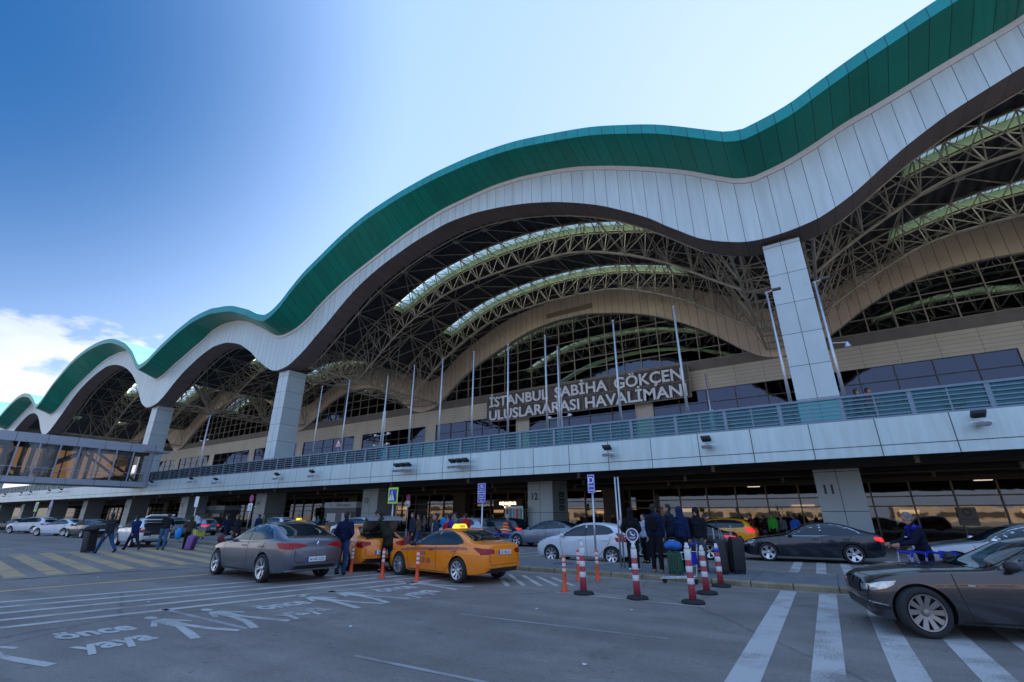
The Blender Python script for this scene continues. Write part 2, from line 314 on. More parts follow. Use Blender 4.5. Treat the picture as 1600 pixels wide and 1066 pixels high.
def frame(o, xd, yd):   # matrix: origin o, text x along xd, text up along yd
    xd = Vector(xd).normalized(); yd = Vector(yd).normalized(); zd = xd.cross(yd)
    m = Matrix((xd, yd, zd)).transposed().to_4x4(); m.translation = Vector(o); return m
def interp(tab, x):
    if x <= tab[0][0]: return tab[0][1]
    if x >= tab[-1][0]: return tab[-1][1]
    for i in range(len(tab)-1):
        if tab[i][0] <= x <= tab[i+1][0]: break
    def sl(j):
        if j <= 0 or j >= len(tab)-1:
            j = min(max(j, 0), len(tab)-1); a, b = (tab[j], tab[j+1]) if j == 0 else (tab[j-1], tab[j]); return (b[1]-a[1])/(b[0]-a[0])
        a, b, c = tab[j-1], tab[j], tab[j+1]; s1 = (b[1]-a[1])/(b[0]-a[0]); s2 = (c[1]-b[1])/(c[0]-b[0])
        if s1*s2 <= 0: return 0.0
        return 2*s1*s2/(s1+s2)
    (x0, y0), (x1, y1) = tab[i], tab[i+1]; h = x1-x0; t = (x-x0)/h; m0 = sl(i)*h; m1 = sl(i+1)*h
    return (2*t**3-3*t*t+1)*y0+(t**3-2*t*t+t)*m0+(-2*t**3+3*t*t)*y1+(t**3-t*t)*m1
# ================================================================ SETTING: ground
def structure(o): o['kind'] = 'structure'; return o
structure(MB().add([(-1500,-1200,0),(1500,-1200,0),(1500,1500,0),(-1500,1500,0)], [(0,1,2,3)]).build('road', M['asphalt']))
# traffic island with kerb, and the one further along
def slab(name, x0, x1, y0, y1, h, top, cap=0.22):
    MBt = MB().box(x0, x1, y0+cap, y1-cap, -0.05, h-0.004)
    o = structure(MBt.build(name, top))
    for a, b in ((y0, y0+cap), (y1-cap, y1)):
        k = MB(); n = 3
        k.add([(x0,a,0-.05),(x1,a,-.05),(x1,a,h-.03),(x1,a+.03 if a==y0 else a,h),(x1,b if a==y0 else b-.03,h),(x1,b,h-.03),(x1,b,-.05),(x0,b,-.05),(x0,b,h-.03),(x0,b if a==y0 else b-.03,h),(x0,a+.03 if a==y0 else a,h),(x0,a,h-.03)],
              [(0,1,2,11),(11,2,3,10),(10,3,4,9),(9,4,5,8),(8,5,6,7)])
        kb = k.build('kerb', M['kerb']); structure(kb)
    return o
slab('traffic_island', -14.0, 60, 14.5, 17.55, 0.13, M['paving'])
slab('traffic_island', -60, -31.0, 16.2, 19.0, 0.13, M['paving'])
structure(MB().box(-260, 120, 37.5, 140, -0.05, 0.15).build('pavement', M['paving']))
structure(MB().box(-260, 120, 37.2, 37.5, -0.05, 0.155).build('kerb', M['kerb']))
# painted markings (sheets 4 mm above the asphalt)
def strip(mb, a, b, w, z=0.004):
    a = Vector((a[0], a[1], z)); b = Vector((b[0], b[1], z)); d = (b-a).normalized(); n = Vector((-d.y, d.x, 0))*(w/2)
    mb.quad(a-n, b-n, b+n, a+n)
mk = MB()
for k in range(9):                       # zebra in front of column 11
    x = -1.36+k*0.80
    mk.quad((x+.02,5.0,.004),(x+.36,5.0,.004),(x+.30,14.2,.004),(x-.04,14.2,.004))
for k in range(9):
    x = -1.50+k*0.75
    mk.quad((x,17.7,.004),(x+.28,17.7,.004),(x+.20,23.2,.004),(x-.10,23.2,.004))
structure(mk.build('crosswalk_markings', M['rp_white']))
mk = MB()
for a, b in [((-15.6,1.6),(-12.2,14)),((-14.75,1.5),(-11.4,14)),((-13.85,1.4),(-10.7,14)),((-12.95,1.3),(-10.0,13.6)),((-12.1,1.2),(-9.3,13.2))]: strip(mk, a, b, 0.20)
for k in range(5): strip(mk, (-9.3+k*.5, 13.4), (-7.4+k*.35, 11.2+k*.25), 0.13)
for k in range(8): strip(mk, (-20+k*1.3, 17.8), (-19+k*1.3, 22.5), 0.18)
structure(mk.build('lane_markings', M['rp_white']))
mk = MB(); strip(mk, (-6.2, 7.72), (-2.4, 7.95), 0.07); strip(mk, (-5.6, 4.83), (-3.0, 4.95), .08); strip(mk, (-11.48,4.92),(-8.3,4.9),.10); strip(mk, (-9.2, 14.25), (14, 14.32), 0.10)
structure(mk.build('worn_lane_markings', M['rp_old']))
mk = MB(); strip(mk, (-5.9, 11.0), (-2.5, 10.95), 0.06); structure(mk.build('thin_lane_line', M['rp_white']))
mk = MB()
for k in range(-4, 9):
    y0 = 7.25+k*1.02; y1 = 5.68+k*0.92
    mk.quad((-32.6,y0-.26,.004),(-20.5,y1-.24,.004),(-20.5,y1+.24,.004),(-32.6,y0+.26,.004))
strip(mk, (-17.8, -1), (-16.2, 12), 0.30)
structure(mk.build('yellow_crosswalk_markings', M['rp_yellow']))
# lettering on the road: 'önce yaya' and walking figures, read from the building side
def road_word(txt, size, y, x, skew, sx=1.0):
    me = text_mesh('road_lettering', txt, size, ext=0.0005, bold=size*0.035, align='LEFT').copy()
    me.materials.clear(); me.materials.append(M['rp_white'])
    me.transform(Matrix.Scale(sx, 4, (1, 0, 0)))
    me.transform(frame((x, y, 0.006), (skew, 1, 0), (-1, 0, 0)))
    structure(link('road_lettering', me))
for k, (y1, y2) in enumerate([(3.0, 2.95), (5.95, 5.75), (8.75, 8.6), (11.4, 11.2)]):
    if k == 3: break
    road_word('önce', 0.92, y1, -9.88+k*.28, 0.12, 0.52+.03*k)
    road_word('yaya', 0.92, y2, -8.78+k*.25, -0.02, 0.56+.03*k)
def road_man(y, x0, flip=1):
    mb = MB(); z = .004
    def P(pts): mb.add([(x0-b, y+flip*a*.72, z) for a, b in pts], [tuple(range(len(pts))) if flip < 0 else tuple(reversed(range(len(pts))))])
    P([(.0+.12*cos(t*pi/7), 2.30+.16*sin(t*pi/7)) for t in range(14)])          # head
    P([(-.14,2.0),(.12,2.04),(.19,1.6),(.18,1.12),(-.12,1.12),(-.16,1.6)])      # torso
    P([(-.13,1.12),(.02,1.12),(-.10,.60),(-.30,.0),(-.48,.05),(-.30,.6)])       # rear leg
    P([(.02,1.12),(.19,1.12),(.30,.6),(.56,.03),(.40,-.03),(.12,.6)])           # front leg
    P([(.12,2.04),(.20,1.92),(.42,1.45),(.33,1.38),(.16,1.66)])                 # arms
    P([(-.14,2.0),(-.16,1.74),(-.34,1.42),(-.43,1.50)])
    structure(mb.build('road_figure', M['rp_white']))
for y in (2.25, 4.42, 5.35, 7.35, 8.15, 10.3): road_man(y, -8.42+.03*y, 1 if y in (4.42, 7.35, 10.3) else -1)
jm = MB(); pts = [(-20.2, 1.5), (-19.92, 4.3), (-19.95, 6.46), (-19.2, 8.2), (-18.39, 10.06), (-16.9, 13.2)]
q = []
for i in range(len(pts)-1):
    for j in range(12): t_ = j/12; q.append((pts[i][0]+(pts[i+1][0]-pts[i][0])*t_+random.uniform(-.05, .05), pts[i][1]+(pts[i+1][1]-pts[i][1])*t_))
for i in range(len(q)-1): w1, w2 = .07+.05*sin(i*.9), .07+.05*sin(i*.9+.9); jm.quad((q[i][0]-w1, q[i][1], .004), (q[i][0]+w1, q[i][1], .004), (q[i+1][0]+w2, q[i+1][1], .004), (q[i+1][0]-w2, q[i+1][1], .004))
structure(jm.build('road_joint', mat('bitumen', (.05, .045, .04), .8, noise=.4)))
# manhole
mh = MB().lathe([(.36,0),(.36,.134),(.30,.136),(.30,.133),(.0,.133)], 28); structure(mh.build('manhole_cover', M['steel_d'], loc=(-8.3, 16.1, 0.0)))
# a few flecks of litter
mb = MB()
for (x, y) in ((-18.6,6.1),(-5.2,8.9),(.3,9.3),(-2.9,6.1),(-3.6,9.8),(-7.0,5.9),(-12.5,5.1)):
    a = random.random()*3; s = .035; mb.add([(x+s*cos(a),y+s*sin(a),.012),(x-s*sin(a),y+s*cos(a),.02),(x-s*cos(a),y-s*sin(a),.008),(x+s*sin(a),y-s*cos(a),.015)], [(0,1,2,3)])
tag(mb.build('litter', M['sign_w']), 'tiny scraps of white paper litter scattered over the asphalt', 'litter', kind='stuff')

# ================================================================ TERMINAL BUILDING
Y0, Y1, Y2, YC, YW, YF = 31.0, 34.3, 36.75, 35.0, 66.0, 27.7
YB = 112.0
TOPB = [(-31,28.3),(-29.9,28.45),(-27.6,29.48),(-26,30.73),(-23,32.79),(-19.8,34.3),(-16.8,35.69),(-13.8,36.8),(-10.9,37.6),(-8,38.1),(-4.4,38.5),(0,38.68),(4.5,38.5),(7.9,38.1),(10.9,37.55),(12.9,37),(15.9,36.05),(19.4,34.8),(22.7,33.2),(24.9,32.0),(27.1,30.5),(28.6,29.4),(30.1,28.4),(31,28.15)]
TOPS = [(-20.7,28.15),(-19.6,28.3),(-17.8,28.7),(-15.7,29.6),(-13.5,30.5),(-11,31.4),(-8.5,32.25),(-5.5,33.0),(-2.7,33.55),(0,33.7),(2.7,33.7),(5.5,33.3),(8,32.9),(10.2,32.4),(13,31.4),(15.6,30.4),(18.4,29.1),(20,28.5),(20.7,28.3)]
WTB = [(-31,26.3),(-28.4,26.6),(-25.7,27.6),(-23.2,29.15),(-20,30.8),(-17,32),(-12.6,33.4),(-9,34.5),(-5.6,35.4),(0,36.25),(5.3,36.35),(9,36.0),(12.3,35.3),(15.8,34.3),(19.2,32.85),(22.8,31),(26.2,29.0),(28.7,27.2),(30.2,26.3),(31,26.15)]
WTS = [(-20.7,26.15),(-19,26.4),(-17,27.0),(-14.5,28.0),(-12.5,28.6),(-8.5,29.9),(-5,31.0),(-2,32.2),(1,32.5),(5,32.2),(9,31.2),(12,29.9),(15,28.5),(17.5,27.2),(19.3,26.5),(20.7,26.3)]
WBB = [(-31,20.95),(-29.5,21.05),(-28.3,21.3),(-27,21.9),(-25.2,22.9),(-23.2,24.35),(-21.4,25.6),(-19.3,27.2),(-17.1,28.8),(-15.1,30),(-12.8,31.05),(-10.3,31.95),(-8,32.6),(-5.7,33.2),(-3.3,33.6),(0,34.0),(3,33.85),(6.4,33.3),(8.7,32.75),(10.5,32.25),(13.8,31.04),(16.1,29.98),(18.4,28.74),(20.7,27.18),(22.9,25.48),(24,24.41),(25.2,23.34),(26.2,22.45),(27.3,21.76),(28.4,21.26),(29.4,20.89),(30.4,20.72),(31,20.7)]
WBS = [(-20.7,20.7),(-19.6,20.75),(-18.5,20.9),(-17.4,21.15),(-16.4,21.6),(-15.3,22.2),(-14.2,22.95),(-13.1,23.75),(-12,24.5),(-10.8,25.2),(-9.5,25.9),(-7,26.95),(-5,27.7),(-2.5,28.4),(0,28.8),(3,28.7),(6,28.1),(8.5,27.3),(10.5,26.3),(12.5,25.2),(14.5,23.8),(16.3,22.7),(18,21.8),(19.3,21.2),(20.7,20.95)]
ARCH = [(103.5-0.0, 72.4, 'B'), (20.7, 20.7, 'S'), (-31.0, 31, 'B'), (-82.7, 20.7, 'S'), (-134.4, 31, 'B'), (-186.1, 20.7, 'S'), (-237.8, 31, 'B')]
ARCH[0] = (72.4, 31, 'B')
def prof(X, TB, TS):
    for c, h, k in ARCH:
        if abs(X-c) <= h+1e-6: return interp(TB if k == 'B' else TS, X-c)
    return TB[0][1]
ztop = lambda X: prof(X, TOPB, TOPS)
zwt = lambda X: prof(X, WTB, WTS)
zwb = lambda X: prof(X, WBB, WBS)
zdeck = lambda X: ztop(X)-1.6
XL, XR = -262.0, 66.0
XS = []
x = XR
cuts = sorted([c-h for c, h, k in ARCH]+[c+h for c, h, k in ARCH])
while x > XL: XS.append(x); x -= (0.575 if x > -110 else 1.15)
XS.append(XL)
for c in cuts:
    if XL < c < XR: XS.append(c-.0005)
XS = sorted(set(XS))
TB = thing('terminal_building', 'airport terminal with a wavy teal roof edge over white curved cladding and big clad columns', 'building')
def loft(fa, fb, name, m, xs=XS, parent=TB, smooth=False):
    mb = MB(); n = len(xs)
    for X in xs: mb.v.append(fa(X)); mb.v.append(fb(X))
    for i in range(n-1):
        mb.f.append((2*i, 2*i+2, 2*i+3, 2*i+1))
    return mb.build(name, m, parent, smooth)
SK = [(45.0, 47.4), (57.0, 59.4), (71, 73.4), (85, 87.4), (99, 101.4)]
def insky(X, y0, y1):
    for c, h, k in ARCH:
        if abs(X-c) <= (20.8 if k == 'B' else 9.6):
            for a, b in SK:
                if y0 >= a-.01 and y1 <= b+.01: return True
    return False
ys = [Y2]; 
for a, b in SK: ys += [a, b]
ys.append(YB)
def sheet(name, zf, m, yy, holes=True):
    mb = MB(); nx = len(XS)
    for X in XS:
        for y in yy: mb.v.append((X, y, zf(X)))
    ny = len(yy)
    for i in range(nx-1):
        xm = (XS[i]+XS[i+1])/2
        for j in range(ny-1):
            if holes and insky(xm, yy[j], yy[j+1]): continue
            mb.f.append((i*ny+j, (i+1)*ny+j, (i+1)*ny+j+1, i*ny+j+1))
    return mb.build(name, m, TB)
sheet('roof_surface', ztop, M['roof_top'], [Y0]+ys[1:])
# ribbed deck underside: ribs run across the arch (along Y)
def deck_sheet():
    mb = MB(); xs = []
    x = XR
    while x > -130: xs.append(x); x -= 0.31
    xs += [X for X in XS if X < -130]; xs = sorted(xs); ny = len(ys)
    for i, X in enumerate(xs):
        z = zdeck(X)+(0.16 if (i % 4 in (0, 1)) and X > -130 else 0)
        for y in ys: mb.v.append((X, y, z))
    for i in range(len(xs)-1):
        xm = (xs[i]+xs[i+1])/2
        for j in range(ny-1):
            if insky(xm, ys[j], ys[j+1]): continue
            mb.f.append((i*ny+j, (i+1)*ny+j, (i+1)*ny+j+1, i*ny+j+1))
    return mb.build('roof_deck', M['deck'], TB)
deck_sheet()
loft(lambda X: (X, Y0, ztop(X)-.95), lambda X: (X, Y0, ztop(X)+.03), 'roof_edge_trim', M['teal_edge'])
loft(lambda X: (X, Y0, ztop(X)-.95), lambda X: (X, Y1, zwt(X)), 'roof_soffit', M['teal'])
loft(lambda X: (X, Y1, zwb(X)), lambda X: (X, Y1, zwt(X)-.42), 'wave_fascia', M['white'])
loft(lambda X: (X, Y1-.10, zwt(X)-.42), lambda X: (X, Y1-.10, zwt(X)+.05), 'fascia_trim', M['white_trim'])
loft(lambda X: (X, Y1-.10, zwt(X)-.42), lambda X: (X, Y1, zwt(X)-.42), 'fascia_trim_underside', M['white_trim'])
loft(lambda X: (X, Y1, zwb(X)), lambda X: (X, Y2, zwb(X)), 'brown_soffit', M['brown'])
loft(lambda X: (X, Y2, zwb(X)), lambda X: (X, Y2, ztop(X)), 'fascia_back', M['steel_d'])
def lnk_thing_sky():
    for c, h, k in ARCH:
        if c < -200 or c > 60: continue
        hw = 20.8 if k == 'B' else 9.6
        for si, (a, b) in enumerate(SK):
            if si > 2 and c < -100: continue
            xs = [c-hw+2*hw*i/36 for i in range(37)]
            g = MB(); u = MB()
            for i in range(36):
                x0, x1 = xs[i], xs[i+1]; z0, z1 = ztop(x0)-.85, ztop(x1)-.85
                g.add([(x0,a+.01,z0),(x1,a+.01,z1),(x1,b-.01,z1),(x0,b-.01,z0)], [(0,1,2,3)])
                for y in (a+.001, b-.001):
                    d0, d1 = zdeck(x0)-.12, zdeck(x1)-.12
                    u.add([(x0,y,d0),(x1,y,d1),(x1,y,z1+.95),(x0,y,z0+.95)], [(0,1,2,3)])
            for X in (xs[0], xs[-1]): u.add([(X,a,zdeck(X)),(X,b,zdeck(X)),(X,b,ztop(X)+.1),(X,a,ztop(X)+.1)], [(0,1,2,3)])
            up = u.build('skylight_upstand', M['green'], TB)
            gl = g.build('glazing', M['glaze'], up)
            bars = MB()
            for i in range(37): bars.tube((xs[i], a, ztop(xs[i])-.91), (xs[i], b, ztop(xs[i])-.91), .04, 4)
            bars.build('glazing_bar', M['steel_d'], up)
lnk_thing_sky()
# ---- trusses
def botz(X):                            # bottom chord height
    for c, h, k in ARCH:
        if abs(X-c) <= h+1e-6:
            u = abs(X-c)
            T = [(0,33.3),(5,33.1),(10.3,32.6),(13.2,31.6),(15.9,30.5),(21,27.7),(25,24.6),(28.3,22.1),(29,21.7),(31,21.6)] if k == 'B' else [(0,28.9),(5,28.6),(8,27.8),(12,25.9),(15,24.2),(17.9,22.3),(18.6,21.8),(20.7,21.6)]
            return interp(T, u)
    return 21.6
def nodes(c, h, k):
    n = 24 if k == 'B' else 16
    w = h-2.6
    return [c-w+2*w*i/n for i in range(n+1)]
def truss(yb, wide, name='roof_truss', r=0.13, full=True):
    for c, h, k in ARCH:
        if c < -150 or c > 60: continue
        nd = nodes(c, h, k); t = MB(); n = len(nd)
        P = lambda X, y, dz=0: (X, y, zdeck(X)-.25+dz)
        B = lambda X: (X, yb, botz(X))
        mids = [(nd[i]+nd[i+1])/2 for i in range(n-1)]
        ch = [c-h]+nd+[c+h]
        for i in range(len(ch)-1): t.tube(B(ch[i]), B(ch[i+1]), r*1.15)
        for y in (yb-wide, yb+wide):
            for i in range(n-1): t.tube(P(nd[i], y), P(nd[i+1], y), r*.85, 5)
            t.tube(P(c-h+.3, y), P(nd[0], y), r*.85, 5); t.tube(P(c+h-.3, y), P(nd[-1], y), r*.85, 5)
            for i in range(n): t.tube(B(nd[i]), P(nd[i], y), r*.5, 5)
            for i in range(n-1):
                if nd[i] < c: t.tube(B(nd[i+1]), P(nd[i], y), r*.5, 5)
                else: t.tube(B(nd[i]), P(nd[i+1], y), r*.5, 5)
        for i in range(n):
            t.tube(P(nd[i], yb-wide), P(nd[i], yb+wide), r*.5, 5)
            if i < n-1: t.tube(P(nd[i], yb-wide), P(nd[i+1], yb+wide), r*.45, 5)
        t.build(name, M['steel'], TB)
truss(46.2, 1.4); truss(58.2, 1.4)
truss(72.2, 1.4, r=.11); truss(86.2, 1.4, r=.11)
# space frame between the trusses (flanks and valleys): deck nodes with plates, diagonals to the bottom chords, valley girders
def plate(mb, p, s=.42): mb.box(p[0]-s, p[0]+s, p[1]-s, p[1]+s, p[2]-.12, p[2]+.05)
def spaceframe(ya, yb, ym, first=False):
    for c, h, k in ARCH:
        if c < -150 or c > 60: continue
        nd = nodes(c, h, k); t = MB(); n = len(nd)
        T = lambda X, y: (X, y, zdeck(X)-.3)
        sel = list(range(0, n, 2))
        for q, i in enumerate(sel):
            X = nd[i]; u = abs(X-c)
            m = T(X, ym); plate(t, m, .34)
            t.tube(T(X, ya), m, .085, 5); t.tube(m, T(X, yb), .085, 5)
            if q+1 < len(sel):
                X2 = nd[sel[q+1]]; m2 = T(X2, ym); ctr = T((X+X2)/2, (ya+yb)/2)
                t.tube(m, m2, .075, 5)
                for e in (T(X2, ya), T(X2, yb)): t.tube(m, e, .06, 5)
            if u > h*0.34:
                for yy in ((yb+1.2,) if first else (ya-1.2, yb+1.2)):
                    for dx in (-2.58, 0, 2.58):
                        XX = min(max(X+dx, c-h), c+h); t.tube(m, (XX, yy, botz(XX)), .058, 5)
        t.build('roof_bracing', M['steel'], TB)
spaceframe(37.6, 44.8, 41.0, True); spaceframe(47.6, 56.8, 52.2); spaceframe(59.6, 65.8, 62.9)
def front_truss():
    for c, h, k in ARCH:
        if c < -150 or c > 60: continue
        nd = nodes(c, h, k); t = MB()
        for i in range(len(nd)-1):
            a = (nd[i], 37.6, zdeck(nd[i])-.3); b = (nd[i+1], 37.6, zdeck(nd[i+1])-.3)
            t.tube(a, b, .09, 5); a2 = (nd[i], 37.35, zwb(nd[i])+.25); b2 = (nd[i+1], 37.35, zwb(nd[i+1])+.25)
            t.tube(a2, b2, .09, 5); t.tube(a, a2, .06, 5); t.tube(a, b2, .06, 5)
        t.build('front_truss', M['steel'], TB)
front_truss()
for cx in [c+h for c, h, k in ARCH if -170 < c+h < 50]+[41.4+62]:
    if cx > 60: continue
    t = MB(); yy = [37.2+2.75*i for i in range(11)]
    for s in (-2.9, 2.9):
        for i in range(len(yy)-1): t.tube((cx+s, yy[i], 21.7), (cx+s, yy[i+1], 21.7), .14)
        for i in range(len(yy)-1):
            zz = zdeck(cx+s*2.2)-.3
            if i % 2 == 0: t.tube((cx+s, yy[i], 21.7), (cx+s*2.2, yy[i+1], zz), .07, 5)
            else: t.tube((cx+s, yy[i+1], 21.7), (cx+s*2.2, yy[i], zz), .07, 5)
    for i in range(len(yy)):
        t.tube((cx-2.9, yy[i], 21.7), (cx+2.9, yy[i], 21.7), .08, 5)
        if i % 2 == 0:
            for s in (-2.9, 2.9): t.tube((cx+s, yy[i], 21.7), (cx, yy[i], zdeck(cx)-.3), .07, 5)
        if i < len(yy)-1: t.tube((cx-2.9, yy[i], 21.7), (cx+2.9, yy[i+1], 21.7), .06, 5)
    t.build('valley_girder', M['steel'], TB)
# ---- columns
XCOL = [-0.47-20.67*k+.0 for k in range(-2, 12)]
NUM = {0: '11', 1: '12', 2: '13', 3: '14', 4: '15', 5: '16', 6: '17', 7: '18', 8: '19', 9: '20'}
for k in range(-2, 12):
    X = -0.47-20.67*k; tall = k in (0, 3, 5, 8, 10, -2)
    ztp = {0: 20.45}.get(k, 20.9) if tall else 4.55
    c = MB().box(X, X+2.35, YC, YC+2.7, 0.0, ztp)
    col = c.build('column', M['column'], TB)
    if tall:
        MB().box(X+.5, X+1.9, YC+.3, YC+2.3, ztp, ztp+.3).build('bearing', M['steel_d'], col)
    jt = MB().box(X+1.15, X+1.185, YC-.004, YC, 0.1, ztp-.01); jt.build('joint_strip', M['number'], col)
    if k in NUM:
        text('number', NUM[k], 0.74, M['number'], col, frame((X+.62, YC-.006, 2.95), (1, 0, 0), (0, 0, 1)), ext=.004, bold=.022)
# ---- rear facade: tan wave wall, glazed arches, grey band, beige louvres, windows, pillars
TBB = [(-31,20.75),(-28.5,21.05),(-26,22.6),(-23,25.0),(-19.5,27.3),(-14,29.8),(-10.8,31),(-5.5,32.6),(0,33.25),(4,33.15),(8,32.4),(12,31.4),(15.3,30.2),(18.7,28.5),(21,27.1),(24,24.9),(26.5,22.7),(28.5,21.3),(30,20.8),(31,20.7)]
TBS = [(-20.7,20.7),(-18.6,20.95),(-16.6,21.7),(-14,23.2),(-11,25.2),(-7.7,26.8),(-3.5,27.9),(0,28.15),(3.5,28.0),(8,26.9),(12,25),(15.5,22.8),(18,21.3),(19.8,20.8),(20.7,20.75)]
ztb = lambda X: prof(X+1.4, TBB, TBS)
loft(lambda X: (X, YW-.6, ztb(X)), lambda X: (X, YW-.6, zdeck(X)), 'arch_wall', M['tan'], [X for X in XS if X > -215])
loft(lambda X: (X, YW-.6, ztb(X)), lambda X: (X, YW+.2, ztb(X)), 'arch_wall_soffit', M['tan'], [X for X in XS if X > -215])
gx = [X for X in XS if X > -215]
loft(lambda X: (X, YW, 20.7), lambda X: (X, YW, max(ztb(X), 20.71)), 'curtain_glass', M['glass'], gx)
for c, h, k in ARCH:
    if c < -170 or c > 60: continue
    mb = MB(); cc = c-1.4; n = int(h*2/2.75)
    for i in range(-n, n+1):
        X = floor(cc/2.75)*2.75+i*2.75-.3
        if abs(X-cc) < h-1: mb.box(X-.06, X+.06, YW-.18, YW-.02, 20.7, ztb(X))
    z = 22.1
    while z < 33.5:
        xs = [cc-h+2*h*j/80 for j in range(81)]; ok = [X for X in xs if ztb(X) > z+.05]
        if ok: mb.box(min(ok), max(ok), YW-.15, YW-.03, z-.05, z+.05)
        z += 1.72
    mb.build('mullion', M['mullion'], TB)
    MB().box(cc-h, cc+h, YW-.22, YW-.19, 20.7, 22.05).build('spandrel_band', M['grey_band'], TB)
wmb = MB(); wmb.box(-215, 66, YW-.25, YW-.0, 17.85, 20.68); wmb.build('louvre_wall', M['beige'], TB)
# piers and windows of the upper floor
bays = []
X = 66.0
piers = []
for k in range(-3, 10):
    piers.append(0.9-20.75*k if k > 0 else 1.1-19.6*k)
piers = sorted(piers)
pm = []
for p in piers:
    if -215 < p < 66: MB().box(p-1.3, p+1.3, YW-.25, YW, 6.2, 17.85).build('pier', M['beige_p'], TB)
for a, b in zip(piers[:-1], piers[1:]):
    if a < -215 or b > 66: continue
    w = MB().box(a+1.3, b-1.3, YW-.04, YW, 6.2, 17.85).build('window', M['glass_w'], TB)
    f = MB(); n = max(2, round((b-a-2.6)/3.6)); 
    for i in range(n+1):
        xx = a+1.3+(b-a-2.6)*i/n; f.box(xx-.06, xx+.06, YW-.14, YW-.045, 6.2, 17.8)
    for z in (8.6, 11, 13.6, 16.1): f.box(a+1.3, b-1.3, YW-.13, YW-.046, z-.05, z+.05)
    f.build('window_frame', M['steel_d'], w)
# interior floor slab, and an unseen rear wall added to keep out the sun
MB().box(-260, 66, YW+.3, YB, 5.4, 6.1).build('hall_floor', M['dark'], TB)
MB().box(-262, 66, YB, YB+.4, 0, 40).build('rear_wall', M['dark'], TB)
# ---- ground floor: glazed front, brown pillars, ceiling, interior with lit shops
YG = 50.0
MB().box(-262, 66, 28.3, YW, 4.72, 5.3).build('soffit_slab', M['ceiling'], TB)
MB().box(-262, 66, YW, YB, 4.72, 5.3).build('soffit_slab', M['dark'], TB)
g = MB().box(-262, 66, YG, YG+.03, .15, 4.7).build('shopfront_glass', M['glass_g'], TB)
f = MB(); X = 65
while X > -180:
    f.box(X-.05, X+.05, YG-.14, YG-.02, .15, 4.7); X -= 2.58
for z in (2.42, 3.16): f.box(-200, 66, YG-.12, YG-.021, z-.05, z+.05)
f.build('shopfront_frame', M['mullion'], TB)
X = 60
pp = [1.6-20.67*k for k in range(-3, 9)]
for p in pp: MB().box(p-1.0, p+1.0, YG-1.3, YG-.2, .15, 4.7).build('pillar', M['pillar'], TB)
MB().box(-262, 66, YG-.6, YG-.16, 4.25, 4.7).build('head_beam', M['pillar'], TB)
# warm-lit hall behind the glass
MB().box(-200, 66, 62, 62.3, .15, 4.7).build('hall_back_wall', mat('hall_wall', (0.30, 0.22, 0.14), 0.7, noise=0.4, nscale=0.3), TB)
for i in range(20):
    X = 50-i*9.3+random.uniform(-3, 3); z_ = random.uniform(1.8, 2.7)
    MB().box(X, X+random.uniform(.8, 2.4), 61.8, 61.95, z_, z_+random.uniform(.2, .5)).build('lit_shop_sign', M['lamp_warm'], TB)
for i in range(30):
    X = 60-i*6.1; MB().box(X, X+1.2, 54+(i % 3)*2, 54.25+(i % 3)*2, 4.6, 4.68).build('ceiling_light', M['lamp_white'], TB)
# beams and pipes under the deck
mb = MB()
for y, z in ((31.2, 4.45), (33.6, 4.3), (40.5, 4.35), (45.0, 4.4)): mb.box(-262, 66, y, y+.45, z, 4.72)
mb.build('soffit_beam', M['ceiling'], TB)
mb = MB()
for y, z in ((28.9, 4.42), (29.6, 4.5), (38.6, 4.25)): mb.tube((-200, y, z), (66, y, z), .05, 6)
mb.build('service_pipe', M['pillar'], TB)
for i in range(46):
    X = 22-i*3.05
    mb = MB(); mb.lathe([(.11, 0), (.11, .42), (.03, .43), (.03, .6)], 12)
    o = mb.build('pendant_lamp', M['mullion'], TB); o.location = (X+random.uniform(-.4, .4), (30.4, 38.0, 43.0)[i % 3], 4.15)

# ================================================================ ELEVATED ROAD in front of the terminal
ER = thing('elevated_road', 'long elevated road deck with pale panelled edge running along the terminal front', 'road deck')
MB().box(-262, 66, YF+.15, YW-.3, 5.35, 6.0).build('deck_slab', M['concrete'], ER)
MB().box(-262, 66, YF, YF+.15, 4.80, 6.03).build('edge_panel', M['fascia'], ER)
MB().box(-262, 66, YF+.012, YF+.15, 4.76, 4.80).build('edge_joint', M['number'], ER)
MB().box(-262, 66, YF+.004, YF+.15, 4.30, 4.76).build('lower_edge_panel', M['fascia'], ER)
MB().box(-262, 66, YF+.152, 28.9, 4.36, 4.72).build('edge_beam', M['ceiling'], ER)
rl = link('railing', None, ER)
mb = MB()
X = 66
i = 0
while X > -262:
    if i % 2 == 0: mb.box(X-.09, X+.09, YF+.12, YF+.28, 6.0, 7.28)
    else: mb.box(X-.035, X+.035, YF+.15, YF+.22, 6.0, 7.2)
    X -= 1.345; i += 1
mb.build('railing_posts', M['rail'], ER)
mb = MB()
for z in (6.22, 6.42, 6.62, 6.82, 7.02): mb.box(-262, 66, YF+.13, YF+.165, z-.028, z+.028)
mb.box(-262, 66, YF+.08, YF+.26, 7.17, 7.28); mb.box(-262, 66, YF+.02, YF+.3, 6.03, 6.12)
mb.build('railing_bars', M['rail'], ER)
MB().box(-262, 66, YF+.24, YF+.26, 6.12, 7.17).build('railing_glass', M['rail_glass'], ER)
bpy.data.objects.remove(rl)
